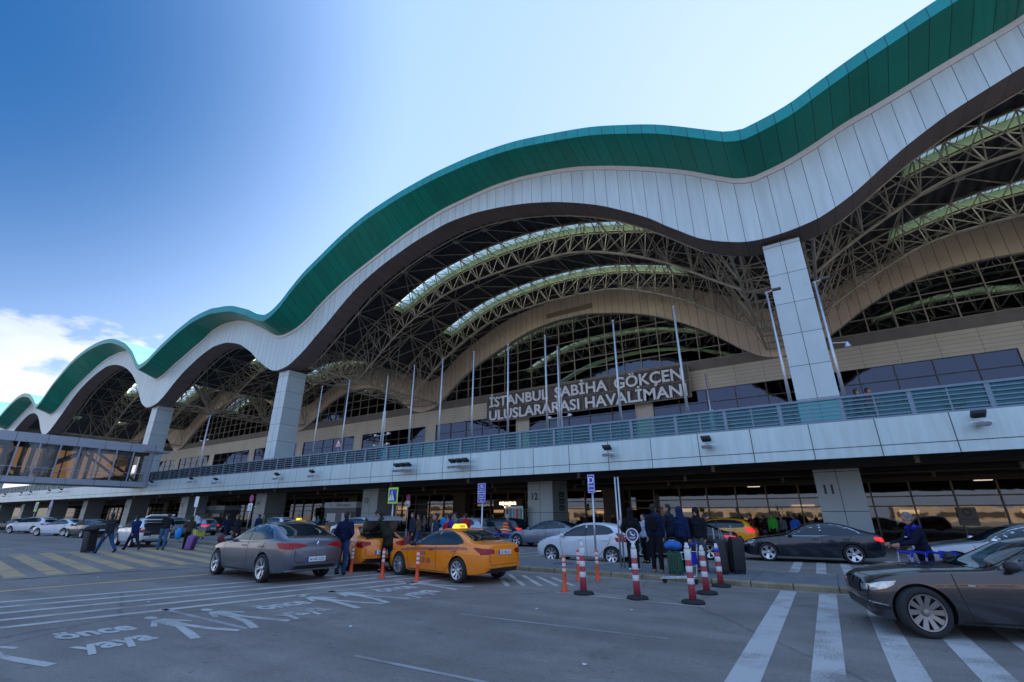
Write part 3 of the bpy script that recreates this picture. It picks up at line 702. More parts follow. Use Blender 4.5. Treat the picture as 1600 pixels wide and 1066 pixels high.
# ================================================================ FOOTBRIDGE at the left
FB = thing('covered_footbridge', 'grey covered footbridge with glazed sides and diagonal steel trusses meeting the terminal deck', 'bridge')
xa, xb, ya, yb = -81.6, -76.5, -14.0, 27.6
gp = mat('bridge_panel', (0.36, 0.39, 0.45), 0.45, 0.2, noise=0.1, seam=[('Y', 2.75, 0.05, 0.1)], pvar=0.03)
MB().box(xa, xb, ya, yb, 5.25, 5.9).build('lower_band', gp, FB)
MB().box(xa, xb, ya, yb, 9.7, 10.75).build('upper_band', gp, FB)
MB().box(xa-.5, xb+.5, yb-1.3, yb+1.6, 9.9, 10.1).build('end_canopy', gp, FB)
MB().box(xb-.55, xb, yb-.5, yb, 5.9, 9.7).build('end_post', gp, FB)
MB().box(xa+.2, xb-.2, ya, yb, 9.55, 9.7).build('ceiling', M['dark'], FB)
MB().box(xb-.06, xb-.03, ya, yb-.5, 5.9, 9.7).build('side_glass', glassmat('bridge_glass', (0.88, 0.86, 0.84), 0.02), FB)
sunlit_tint = glassmat('amber_glass', (0.42, 0.31, 0.19), 0.02, rcol=(.5,.4,.3))  # warm sunlit view beyond is painted into the far glass tint
MB().box(xa+.03, xa+.06, ya, yb-.5, 5.9, 9.7).build('side_glass', sunlit_tint, FB)
mb = MB(); y = yb-.6
while y > ya: mb.box(xb-.03, xb+.06, y-.07, y+.07, 5.9, 9.7); mb.box(xa-.06, xa+.03, y-.07, y+.07, 5.9, 9.7); y -= 1.85
mb.box(xb-.02, xb+.05, ya, yb-.5, 6.9, 6.97); mb.box(xb-.3, xb-.25, ya, yb-.5, 6.5, 6.55)
mb.build('mullion', gp, FB)
mb = MB(); y = yb-1.2; s = 1
while y-5.4 > ya:
    for X in (xa+.5, xb-.6):
        a, b = ((X, y, 5.95), (X, y-5.4, 9.6)) if s > 0 else ((X, y, 9.6), (X, y-5.4, 5.95))
        mb.tube(a, b, .16, 6); mb.box(X-.17, X+.17, y-.17, y+.17, 5.9, 9.6)
    y -= 5.4; s = -s
mb.build('side_truss', M['steel_d'], FB)
# ================================================================ unseen buildings added across the road to be reflected in the glass
pk = mat('sunlit_render', (0.33, 0.26, 0.19), 0.8, noise=0.35, nscale=0.2)
for i, (x0, x1, y, h) in enumerate([(-210, -120, -92, 6.5), (-105, -52, -80, 4.6), (-38, 4, -76, 3.9), (16, 90, -88, 4.2)]):
    t = thing('parking_building', ['long tan parking building far left across the forecourt', 'lower tan parking building across the forecourt', 'small tan office block across the forecourt', 'tan parking building far right across the forecourt'][i], 'building', ((x0+x1)/2, y, 0))
    w = (x1-x0)/2
    MB().box(-w, w, -12, 0, 0, h).build('wall', pk, t)
    z = 1.0
    while z < h-2.2:
        n = int(w*2/4.2)
        for j in range(0, n, 2):
            xx = -w+1+j*4.2; MB().box(xx, xx+6.6, -.02, .06, z, z+1.7).build('window', M['dark'], t)
        z += 3.2
# ================================================================ CARS
def pl(tab): return lambda s: interp(tab, s)
CARS = {
 'sedan': dict(L=4.80, hw=.92, R=.335, fw=.90, rw=3.75,
   top=[(0,.60),(.06,.70),(.3,.80),(.8,.90),(1.25,.965),(1.55,1.02),(1.95,1.21),(2.3,1.36),(2.7,1.435),(3.1,1.44),(3.5,1.385),(3.9,1.25),(4.15,1.14),(4.35,1.09),(4.6,1.07),(4.72,1.03),(4.78,.95),(4.8,.85)],
   belt=[(0,.55),(.1,.62),(.5,.74),(1.2,.86),(2,.91),(3,.95),(3.8,.985),(4.3,.98),(4.65,.93),(4.8,.78)],
   bot=[(0,.40),(.08,.27),(.4,.20),(1,.19),(3.6,.2),(4.2,.22),(4.65,.28),(4.8,.42)],
   win=[(1.62,.945),(1.93,1.115),(2.22,1.26),(2.55,1.345),(2.95,1.365),(3.3,1.335),(3.62,1.245),(3.86,1.125),(3.93,1.045),(3.7,1.01),(2.6,.965)],
   div=2.78, ws=(1.46,2.28,.66,.56), rs=(3.52,4.20,.55,.62)),
 'fastback': dict(L=4.85, hw=.93, R=.34, fw=.92, rw=3.78,
   top=[(0,.58),(.05,.68),(.3,.80),(.8,.90),(1.3,.97),(1.6,1.02),(2.0,1.2),(2.35,1.35),(2.75,1.44),(3.15,1.455),(3.6,1.40),(4.0,1.28),(4.3,1.17),(4.55,1.10),(4.72,1.08),(4.8,1.0),(4.85,.85)],
   belt=[(0,.53),(.1,.62),(.5,.75),(1.2,.88),(2,.93),(3,.96),(3.8,1.0),(4.3,1.01),(4.68,.95),(4.85,.78)],
   bot=[(0,.38),(.08,.27),(.4,.21),(1,.2),(3.6,.2),(4.2,.22),(4.7,.28),(4.85,.42)],
   win=[(1.68,.965),(2.0,1.13),(2.3,1.27),(2.65,1.36),(3.05,1.385),(3.4,1.36),(3.75,1.27),(4.02,1.14),(4.10,1.07),(3.8,1.03),(2.7,.975)],
   div=2.85, ws=(1.52,2.38,.68,.58), rs=(3.60,4.42,.56,.64)),
 'hatch': dict(L=4.0, hw=.86, R=.31, fw=.78, rw=3.32,
   top=[(0,.62),(.05,.72),(.3,.86),(.7,.97),(1.0,1.04),(1.25,1.13),(1.6,1.31),(1.95,1.44),(2.4,1.49),(2.9,1.48),(3.3,1.43),(3.6,1.33),(3.8,1.14),(3.9,1.0),(3.97,.9),(4.0,.8)],
   belt=[(0,.56),(.1,.66),(.4,.78),(1.0,.90),(2,.95),(3,1.0),(3.5,1.03),(3.8,.95),(4.0,.72)],
   bot=[(0,.38),(.08,.27),(.4,.21),(1,.2),(3.2,.2),(3.6,.24),(3.9,.30),(4.0,.45)],
   win=[(1.22,.97),(1.5,1.14),(1.8,1.29),(2.15,1.38),(2.6,1.40),(3.0,1.37),(3.28,1.28),(3.42,1.13),(3.2,1.06),(2.2,1.0)],
   div=2.3, ws=(1.15,1.95,.62,.55), rs=(3.50,3.86,.52,.56)),
 'estate': dict(L=4.6, hw=.92, R=.35, fw=.86, rw=3.60,
   top=[(0,.70),(.05,.82),(.3,.95),(.8,1.04),(1.2,1.1),(1.45,1.18),(1.85,1.40),(2.2,1.53),(2.7,1.58),(3.5,1.57),(4.0,1.52),(4.25,1.42),(4.42,1.20),(4.52,1.0),(4.6,.85)],
   belt=[(0,.62),(.1,.73),(.4,.86),(1.1,.97),(2,1.0),(3,1.03),(4.0,1.05),(4.4,.98),(4.6,.76)],
   bot=[(0,.42),(.08,.30),(.4,.24),(1,.23),(3.7,.23),(4.2,.27),(4.5,.33),(4.6,.48)],
   win=[(1.42,1.03),(1.75,1.22),(2.05,1.38),(2.45,1.47),(3.0,1.49),(3.6,1.47),(3.98,1.38),(4.10,1.20),(4.0,1.10),(2.6,1.06)],
   div=2.65, ws=(1.34,2.2,.66,.58), rs=(4.08,4.46,.58,.62)),
}
def car_shell(c):
    L = c['L']; S = sorted(set([0, .015, .04, .08, .13, .2, .28, .37, .47]+[.6+i*.1 for i in range(int((L-1.1)/.1)+1)]+[L-.47, L-.37, L-.28, L-.2, L-.13, L-.08, L-.04, L-.015, L]))
    top, belt, bot = pl(c['top']), pl(c['belt']), pl(c['bot'])
    w0 = c.get('wt0', 0)
    wt = [(0, .58+w0), (.04, .68+w0), (.15, .80+w0*.7), (.35, .90+w0*.3), (.7, .965), (1.2, .995), (1.8, 1), (L-1.4, 1), (L-.8, .975), (L-.4, .93), (L-.15, .86), (L-.04, .76), (L, .62)]
    TT = [0, .06, .14, .25, .4, .55, .7, .82, .9, .95, 1.0]; TH = [2, 7, 13, 20, 28, 36, 43, 49, 55, 62, 70, 80, 90]
    rings = []
    for s in S:
        w = c['hw']*interp(wt, s); zt, zb, z0 = top(s), belt(s), bot(s); zb = min(zb, zt-.02); h = zt-zb
        pts = [(0, z0+.01), (w*.6, z0), (w*.86, z0)]
        for t in TT:
            z = z0+.02+(zb-z0-.02)*t
            y = w*(1-.075*(1-t)**3-.028*max(0, t-.45)**1.5/.4+.006*sin(pi*min(1, t/.55)))
            pts.append((y, z))
        n = 2.2+min(1, h/.38)*1.9; wb = pts[-1][0]-.012
        for a in TH:
            ca, sa = cos(R(a)), sin(R(a)); z = zb+.006+(h-.006)*sa**(2/n); y = wb*ca**(2/n)*(1-.36*(z-zb)) if a < 90 else 0
            pts.append((y, z))
        rings.append([(L/2-s, y, z) for y, z in pts])
    mb = MB(); n = len(rings[0]); full = []
    for r in rings:
        full.append(r+[(x, -y, z) for x, y, z in reversed(r[1:-1])])
    m = len(full[0])
    for r in full: mb.v += r
    for i in range(len(full)-1):
        for j in range(m): mb.f.append((i*m+j, (i+1)*m+j, (i+1)*m+(j+1) % m, i*m+(j+1) % m))
    mb.f.append(tuple(range(m))); mb.f.append(tuple((len(full)-1)*m+j for j in range(m-1, -1, -1)))
    return mb
def wheel_parts(Rr, style, w=.215):
    ty = MB().lathe([(Rr*.70, -w/2+.02), (Rr*.93, -w/2), (Rr*.99, -w/2+.03), (Rr, 0), (Rr*.99, w/2-.03), (Rr*.93, w/2), (Rr*.70, w/2-.02), (Rr*.68, 0)], 36, closed=True)
    rm = MB().lathe([(Rr*.70, w/2-.015), (Rr*.72, w/2-.005), (Rr*.665, w/2-.01), (Rr*.64, w/2-.06), (Rr*.64, -.05), (Rr*.70, -.05)], 36, closed=True)
    ns, fan, wd = style
    for k in range(ns):
        a0 = 2*pi*k/ns
        for sg in ((-1, 1) if fan else (0,)):
            a1 = a0+sg*fan; z = w/2-.02
            ri, ro = Rr*.14, Rr*.665; hw1, hw2 = wd*Rr*.55, wd*Rr*.9
            p = [(ri, -hw1, a0+sg*fan*.25), (ro, -hw2, a1), (ro, hw2, a1), (ri, hw1, a0+sg*fan*.25)]
            v = [Vector((r_*cos(a)-q*sin(a), r_*sin(a)+q*cos(a), z-(.035 if r_ == ri else 0))) for r_, q, a in p]
            rm.add(v+[u-Vector((0, 0, .03)) for u in v], [(0,1,2,3),(0,4,5,1),(1,5,6,2),(2,6,7,3),(3,7,4,0)])
    rm.lathe([(0.001, w/2-.02), (Rr*.13, w/2-.025), (Rr*.17, w/2-.05), (Rr*.17, 0)], 16)
    dk = MB().lathe([(0.001, w/2-.10), (Rr*.64, w/2-.10)], 24)
    return ty, rm, dk
def decal(bvh, poly, axis, side, name, m, parent, off=.004, step=.06):
    """closed outline laid on the body: axis 'y' = (x,z) from the side, 'z' = (x,y) from above, 'x' = (y,z) from front/rear"""
    n = len(poly); pts = [Vector(p) for p in poly]
    xs = [p[0] for p in poly]; ys_ = [p[1] for p in poly]
    if step < 1:
        q = []
        for i in range(n):
            a, b = pts[i], pts[(i+1) % n]; k = max(1, int((b-a).length/step))
            for j in range(k): q.append(a+(b-a)*j/k)
        pts = q; n = len(pts)
    def inside(x, y):
        r = False; j = len(poly)-1
        for i in range(len(poly)):
            if (poly[i][1] > y) != (poly[j][1] > y) and x < (poly[j][0]-poly[i][0])*(y-poly[i][1])/(poly[j][1]-poly[i][1])+poly[i][0]: r = not r
            j = i
        return r
    gx = min(xs)+step/2; gp = []
    while gx < max(xs):
        gy = min(ys_)+step/2
        while gy < max(ys_):
            if inside(gx, gy) and min((Vector((gx, gy))-p).length for p in pts) > step*.45: gp.append(Vector((gx, gy)))
            gy += step
        gx += step
    vv = pts+gp
    out = delaunay_2d_cdt(vv, [(i, (i+1) % n) for i in range(n)], [tuple(range(n))], 1, 1e-5)
    V3 = []
    last = None
    for p in out[0]:
        if axis == 'y': o, d = Vector((p.x, 3*side, p.y)), Vector((0, -side, 0))
        elif axis == 'z': o, d = Vector((p.x, p.y, 4)), Vector((0, 0, -1))
        else: o, d = Vector((4*side, p.x, p.y)), Vector((-side, 0, 0))
        h = bvh.ray_cast(o, d)
        if h[0] is None: V3.append(last if last is not None else Vector((0, 0, 0.6))); continue
        nn_ = h[1] if h[1].dot(d) < 0 else -h[1]
        last = h[0]+nn_*off; V3.append(last)
    mb = MB(); mb.v = [tuple(v) for v in V3]
    for f in out[2]:
        a, b, c = (V3[f[0]], V3[f[1]], V3[f[2]]) if len(f) > 2 else (None,)*3
        if a is None: continue
        nn = (b-a).cross(c-a); ref = Vector((0, side, 0)) if axis == 'y' else Vector((0, 0, 1)) if axis == 'z' else Vector((side, 0, 0))
        mb.f.append(tuple(f) if nn.dot(ref) > 0 else tuple(reversed(f)))
    return mb.build(name, m, parent, True)
def ribbon(bvh, lines, w=.010, off=.003):
    mb = MB()
    for axis, side, pts in lines:
        P = []
        for i in range(len(pts)-1):
            a, b = Vector(pts[i]), Vector(pts[i+1]); k = max(1, int((b-a).length/.07))
            for j in range(k): P.append(a+(b-a)*j/k)
        P.append(Vector(pts[-1])); H = []
        for p in P:
            if axis == 'y': o, d = Vector((p.x, 3*side, p.y)), Vector((0, -side, 0))
            elif axis == 'z': o, d = Vector((p.x, p.y, 4)), Vector((0, 0, -1))
            else: o, d = Vector((4*side, p.x, p.y)), Vector((-side, 0, 0))
            h = bvh.ray_cast(o, d)
            if h[0] is not None:
                nn_ = h[1] if h[1].dot(d) < 0 else -h[1]; H.append((h[0]+nn_*off, nn_))
        for i in range(len(H)-1):
            t = (H[i+1][0]-H[i][0]); 
            if t.length > .4 or t.length < 1e-5: continue
            s = t.normalized().cross(H[i][1])*(w/2)
            mb.quad(H[i][0]-s, H[i+1][0]-s, H[i+1][0]+s, H[i][0]+s)
    return mb
def bool_arches(mesh, c, mpaint):
    o = link('tmp_body', mesh); mesh.materials.clear(); mesh.materials.append(mpaint); mesh.materials.append(M['black'])
    cut = MB(); Rr = c['R']+.045
    for s in (c['fw'], c['rw']):
        for sd in (-1, 1):
            k = MB(); m_ = Matrix.Translation((c['L']/2-s, sd*(c['hw']-.10), c['R'])) @ Matrix.Rotation(pi/2, 4, 'X')
            cut.lathe([(Rr, -.22), (Rr, .22)], 40, m_)
    cm = cut.mesh('tmp_cut', M['black']); co = link('tmp_cut', cm)
    md = o.modifiers.new('b', 'BOOLEAN'); md.object = co; md.operation = 'DIFFERENCE'; md.solver = 'EXACT'
    try: md.material_mode = 'TRANSFER'
    except Exception: pass
    me = bpy.data.meshes.new_from_object(o.evaluated_get(bpy.context.evaluated_depsgraph_get()))
    bpy.data.objects.remove(o); bpy.data.objects.remove(co)
    me.name = 'body'; me.shade_smooth()
    try: me.set_sharp_from_angle(angle=R(38))
    except Exception: pass
    return me
def make_car(kind, label, cat, loc, rz, pm, opts=None, group=None, scale=1.0):
    o = opts or {}; c = CARS[kind]; L = c['L']; hw = c['hw']
    t = thing(o.get('name', 'car'), label, cat, loc, rz, group); t.scale = (scale,)*3
    sh = car_shell(c); bvh = BVHTree.FromPolygons([Vector(v) for v in sh.v], sh.f)
    me = sh.mesh('body', pm); me = bool_arches(me, c, pm); body = link('body', me, t)
    X = lambda s: L/2-s
    for sd in (-1, 1):
        w = [(X(s), z) for s, z in c['win']]
        # dense smooth outline
        cx = sum(p[0] for p in w)/len(w); dv = X(c['div'])
        fr = [p for p in w if p[0] > dv+.03]; rr = [p for p in w if p[0] < dv-.03]
        def cross(xv, up):
            best = None
            for i in range(len(w)):
                a, b = w[i], w[(i+1) % len(w)]
                if (a[0]-xv)*(b[0]-xv) <= 0 and a[0] != b[0]:
                    z = a[1]+(b[1]-a[1])*(xv-a[0])/(b[0]-a[0])
                    if best is None or (z > best if up else z < best): best = z
            return best
        i0 = len([1 for s, z in c['win'] if s < c['div'] and z > 1.0])
        front = [(dv+.03, cross(dv+.03, False))]+[p for p in w if p[0] > dv+.03 and w.index(p) > 6]+[p for p in w if p[0] > dv+.03 and w.index(p) <= 6]+[(dv+.03, cross(dv+.03, True))]
        rear = [(dv-.03, cross(dv-.03, True))]+[p for p in w if p[0] < dv-.03]+[(dv-.03, cross(dv-.03, False))]
        big = [(p[0]+(p[0]-cx)*.018, p[1]+(.012 if p[1] > 1.02 else -.012)) for p in w]
        sur = decal(bvh, big, 'y', sd, 'window_surround', o.get('surround', M['black']), t, .0035, .09)
        zb_, zt_ = cross(dv, False), cross(dv, True)
        decal(bvh, [(dv-.035, zb_), (dv+.035, zb_), (dv+.025, zt_), (dv-.035, zt_)], 'y', sd, 'door_pillar', M['black'], t, .0065, .12)
        for pg in (front, rear): decal(bvh, pg, 'y', sd, 'window', M['carglass'], t, .008, .08)
        # handles, side lamp, head and tail lamps, mirrors
        z1 = interp(c['belt'], c['div'])-.10
        for s in (c['div']-.22, c['div']+.78):
            h = bvh.ray_cast(Vector((X(s), 3*sd, z1)), Vector((0, -sd, 0)))
            if h[0]: MB().box(-.10, .10, -.018, .018, -.014, .014).build('door_handle', o.get('handle', pm), t, loc=(h[0].x, h[0].y+.02*sd, h[0].z))
        ms = c['win'][0][0]+.10; mz = interp(c['belt'], ms)+.06
        mb = MB(); m_ = Matrix.Translation((X(ms), sd*(hw+.075), mz+.03)) @ Matrix.Diagonal((.095, .115, .075, 1))
        mb.lathe([(.01, -1), (.5, -.87), (.85, -.5), (1, 0), (.85, .5), (.5, .87), (.01, 1)], 14, m_)
        mb.tube((X(ms), sd*(hw-.08), mz-.03), (X(ms), sd*(hw+.03), mz), .028)
        mb.build('wing_mirror', o.get('mirror', pm), t, True)
    a, b, wa, wb = c['ws']
    arc = lambda s, w, bow: [(X(s)+bow*(1-(2*i/8-1)**2), w*(2*i/8-1)) for i in range(9)]
    decal(bvh, arc(a, wa, .07)+list(reversed(arc(b, wb, .05))), 'z', 1, 'windscreen', M['carglass'], t, .006, .09)
    a, b, wa, wb = c['rs']
    decal(bvh, arc(b, wb, -.04)+list(reversed(arc(a, wa, -.05))), 'z', 1, 'rear_window', M['carglass'], t, .006, .09)
    # sun roof seam, door seams
    d = c['div']; bz = c['bot'][3][1]+.06; lines = []
    for sd in (-1, 1):
        f0 = c['fw']+c['R']+.12; b0 = c['rw']-c['R']-.08; bl = lambda s: interp(c['belt'], s)
        lines += [('y', sd, [(X(f0-.02), bl(f0)-.01), (X(f0+.02), .6), (X(f0+.10), bz), (X(d+.02), bz), (X(b0-.15), bz), (X(b0+.05), .48), (X(c['rw']-.10), c['R']*2+.13), (X(c['rw']+.02), bl(c['rw'])-.02)]),
                  ('y', sd, [(X(d), bl(d)+.0), (X(d+.02), bz)])]
    lines += [('z', 1, [(X(.16), -.55), (X(.12), 0), (X(.16), .55)]), ('z', 1, [(X(c['ws'][0]-.12), -.72), (X(.3), -.70), (X(.16), -.55)]), ('z', 1, [(X(c['ws'][0]-.12), .72), (X(.3), .70), (X(.16), .55)])]
    lines += [('x', -1, [(-.58, c['top'][-3][1]-.03), (-.60, .62), (-.55, .50), (.55, .50), (.60, .62), (.58, c['top'][-3][1]-.03)])]
    for nm_, grp in (('door_gap', [l for l in lines if l[0] == 'y' and l[1] < 0]), ('door_gap', [l for l in lines if l[0] == 'y' and l[1] > 0]), ('bonnet_gap', [l for l in lines if l[0] == 'z']), ('boot_gap', [l for l in lines if l[0] == 'x'])): ribbon(bvh, grp, .013 if nm_ == 'door_gap' else .011).build(nm_, M['gap'], t)
    # lamps
    hl = o.get('head', [(.03, .60), (.05, .70), (.42, .80), (.52, .78), (.35, .66), (.12, .60)])
    tl = o.get('tail', [(L-.02, .78), (L-.04, .91), (L-.32, .955), (L-.44, .94), (L-.25, .82)])
    for sd in (-1, 1):
        decal(bvh, [(X(s), z+o.get('hz', 0)) for s, z in hl], 'y', sd, 'headlight', M['headlight'], t, .006, .05)
        decal(bvh, [(sd*.42, .66+o.get('hz', 0)), (sd*.70, .69+o.get('hz', 0)), (sd*.70, .60+o.get('hz', 0)), (sd*.46, .59+o.get('hz', 0))], 'x', 1, 'headlight', M['headlight'], t, .006, .05)
        tm = M['brakelit'] if o.get('lit') else M['taillight']
        decal(bvh, [(X(s), z+o.get('tz', 0)) for s, z in tl], 'y', sd, 'taillight', tm, t, .008, .05)
        tr = o.get('tailrear', [(.42, .84), (.44, .92), (.80, .95), (.80, .80), (.60, .79)])
        decal(bvh, [(sd*y, z+o.get('tz', 0)) for y, z in tr], 'x', -1, 'taillight', tm, t, .008, .05)
    decal(bvh, [(-.38, .52), (.38, .52), (.34, .66), (-.34, .66)], 'x', 1, 'grille', M['black'], t, .006, .06)
    decal(bvh, [(-.55, .30), (.55, .30), (.62, .42), (-.62, .42)], 'x', 1, 'air_intake', M['black'], t, .006, .08)
    decal(bvh, [(-.62, .30), (.62, .30), (.70, .42), (-.70, .42)], 'x', -1, 'bumper_insert', M['black'], t, .006, .08)
    for sd in (-1, 1):
        decal(bvh, [(X(c['fw']+c['R']+.1), c['bot'][3][1]+.015), (X(c['rw']-c['R']-.1), c['bot'][3][1]+.015), (X(c['rw']-c['R']-.1), c['bot'][3][1]+.05), (X(c['fw']+c['R']+.1), c['bot'][3][1]+.05)], 'y', sd, 'sill_trim', M['black'], t, .004, .2)
    # plates
    for sd, zz in ((1, .47), (-1, o.get('pz', .60))):
        if sd > 0 and o.get('noplate'): continue
        h = bvh.ray_cast(Vector((4*sd, 0, zz)), Vector((-sd, 0, 0)))
        if h[0]:
            p = MB().box(-.012, .012, -.26, .26, -.056, .056).build('number_plate', M['plate'], t, loc=(h[0].x+.006*sd, 0, zz))
            MB().box(-.0135*1, .0135, -.26, -.215, -.056, .056).build('plate_band', M['sign_b'], p) if sd > 0 else MB().box(-.0135, .0135, .215, .26, -.056, .056).build('plate_band', M['sign_b'], p)
            text('plate_lettering', o.get('plate', '34 NR 5252'), .088, M['number'], p, frame((.0135*sd, .02*(-sd)*-1 if sd > 0 else -.02, -.032), (0, sd, 0), (0, 0, 1)), ext=.001, bold=.001)
    # wheels
    ty, rm, dk = wheel_parts(c['R'], o.get('rim', (5, .16, .11)))
    tm_, rm_, dm_ = ty.mesh('tyre', M['tyre'], True), rm.mesh('rim', o.get('rimmat', M['rim'])), dk.mesh('brake_disc', M['black'])
    for s in (c['fw'], c['rw']):
        for sd in (-1, 1):
            w = link('wheel', tm_, t, (X(s), sd*(hw-.115), c['R'])); st = o.get('steer', 0) if s == c['fw'] else 0
            w.rotation_euler = (pi/2*(-1 if sd > 0 else 1), random.random()*6*0, st)
            w.rotation_mode = 'XYZ'
            link('rim', rm_, w); link('brake_disc', dm_, w)
    t['_bvh'] = 0
    del t['_bvh']
    return t, bvh
def yaw2(a, b):   # heading of a car whose rear wheel touches at a and front wheel at b
    return math.atan2(b[1]-a[1], b[0]-a[0])
def place(rear, front, kind, side):
    """near-side wheel contacts -> (centre location, heading). side=+1: near side is the car's left"""
    c = CARS[kind]; h = yaw2(rear, front); d = Vector((cos(h), sin(h))); n = Vector((-sin(h), cos(h)))*(-side)
    mid = (Vector(rear)+Vector(front))/2; off = (c['rw']+c['fw'])/2-c['L']/2
    ctr = mid+n*(c['hw']-.1)+d*off
    return (ctr.x, ctr.y, 0), h
grey = paint('grey_metallic_paint', (0.13, 0.13, 0.155), 0.6, .3)
brown = paint('graphite_brown_paint', (0.058, 0.050, 0.054), 0.6, .25)
yellow = paint('taxi_yellow_paint', (0.95, 0.24, 0.0), 0.0, .3)
yellow2 = paint('taxi_yellow_paint', (0.90, 0.36, 0.0), 0.0, .3)
white = paint('white_paint', (0.68, 0.70, 0.74), 0.0, .3)
navy = paint('black_blue_paint', (0.010, 0.014, 0.024), 0.3, .2)
silver = paint('silver_paint', (0.34, 0.37, 0.42), 0.7, .3)
silverb = paint('silver_blue_paint', (0.20, 0.25, 0.32), 0.7, .3)
darkg = paint('dark_grey_paint', (0.03, 0.032, 0.038), 0.5, .3)
# 1 foreground car, right edge
CARS['exec'] = dict(L=4.70, hw=.93, R=.345, fw=.66, rw=3.48,
   top=[(0,.62),(.04,.72),(.15,.79),(.4,.86),(.8,.925),(1.25,.955),(1.60,.985),(2.0,1.165),(2.35,1.33),(2.75,1.42),(3.1,1.43),(3.5,1.375),(3.9,1.25),(4.15,1.14),(4.35,1.10),(4.55,1.08),(4.64,1.03),(4.69,.93),(4.7,.85)],
   belt=[(0,.58),(.04,.66),(.2,.74),(.6,.84),(1.2,.90),(2,.93),(3,.96),(3.8,.985),(4.3,.98),(4.6,.93),(4.7,.78)],
   bot=[(0,.34),(.05,.24),(.3,.19),(1,.19),(3.6,.2),(4.2,.22),(4.6,.28),(4.7,.42)],
   win=[(1.70,.965),(2.0,1.115),(2.28,1.24),(2.6,1.33),(3.0,1.35),(3.3,1.325),(3.62,1.24),(3.86,1.125),(3.93,1.045),(3.7,1.01),(2.6,.98)],
   div=2.78, ws=(1.50,2.32,.68,.57), rs=(3.52,4.20,.55,.62), wt0=.10)
_a = R(180+11); _d = Vector((cos(_a), sin(_a))); _P = Vector((.90, 10.16))
loc, h = place(_P-_d*2.82, _P, 'exec', 1)
bm, bv = make_car('exec', 'graphite brown sedan nosing over the zebra crossing at the right edge, nearest car', 'car', loc, h, brown, dict(rim=(10, 0, .13), surround=M['gap'], rimmat=mat('bronze_alloy', (.30,.26,.24), .35, .7, noise=.1), noplate=True, steer=R(10), mirror=M['black'], plate='34 ABK 28', head=[(.02,.60),(.04,.68),(.20,.735),(.40,.76),(.36,.70),(.24,.64),(.10,.605)]), scale=1.0)
MB().box(-.045, .045, -.004, .004, -.012, .012).build('side_badge', M['chrome'], bm, loc=(CARS['exec']['L']/2-1.30, .925, .74))
for _s in (-1, 1): decal(bv, [(2.34, .36), (2.34, .44), (2.20, .42), (2.08, .38), (2.10, .345), (2.22, .34)], 'y', _s, 'fog_lamp', M['gap'], bm, .006, .06); decal(bv, [(2.33, .43), (2.33, .45), (2.12, .415), (2.12, .40)], 'y', _s, 'fog_lamp_trim', M['chrome'], bm, .010, .06)
for _s in (-1, 1): decal(bv, [(_s*.05, .56), (_s*.34, .56), (_s*.36, .70), (_s*.06, .71)], 'x', 1, 'kidney_grille', M['gap'], bm, .010, .06); decal(bv, [(_s*.04, .71), (_s*.37, .70), (_s*.37, .72), (_s*.04, .73)], 'x', 1, 'grille_trim', M['chrome'], bm, .014, .06)
# 2 grey sedan
loc, h = place((-13.40, 8.15), (-16.55, 8.45), 'fastback', 1)
gs, bv = make_car('fastback', 'grey metallic sedan with red tail lamps stopped left of the taxis', 'car', loc, h, grey, dict(rim=(5, .17, .09), surround=M['chrome'], plate='34 NR 5252', mirror=grey, lit=False, tailrear=[(.30,.87),(.30,.90),(.50,.95),(.82,.96),(.82,.82),(.5,.83)], tz=.0, pz=.56, tail=[(4.83,.80),(4.79,.93),(4.5,.965),(4.34,.95),(4.5,.83)]), scale=1.06)
MB().add([(0,0,.07),(0,.045,0),(0,0,-.07),(0,-.045,0),(-.015,0,.035),(-.015,.02,0),(-.015,0,-.035),(-.015,-.02,0)], [(0,3,7,4),(3,2,6,7),(2,1,5,6),(1,0,4,5)]).build('badge', M['chrome'], gs, loc=(-2.43, 0, .93))
decal(bv, [(-.72,.30),(.72,.30),(.76,.34),(-.76,.34)], 'x', -1, 'bumper_strip', M['chrome'], gs, .01, .1)
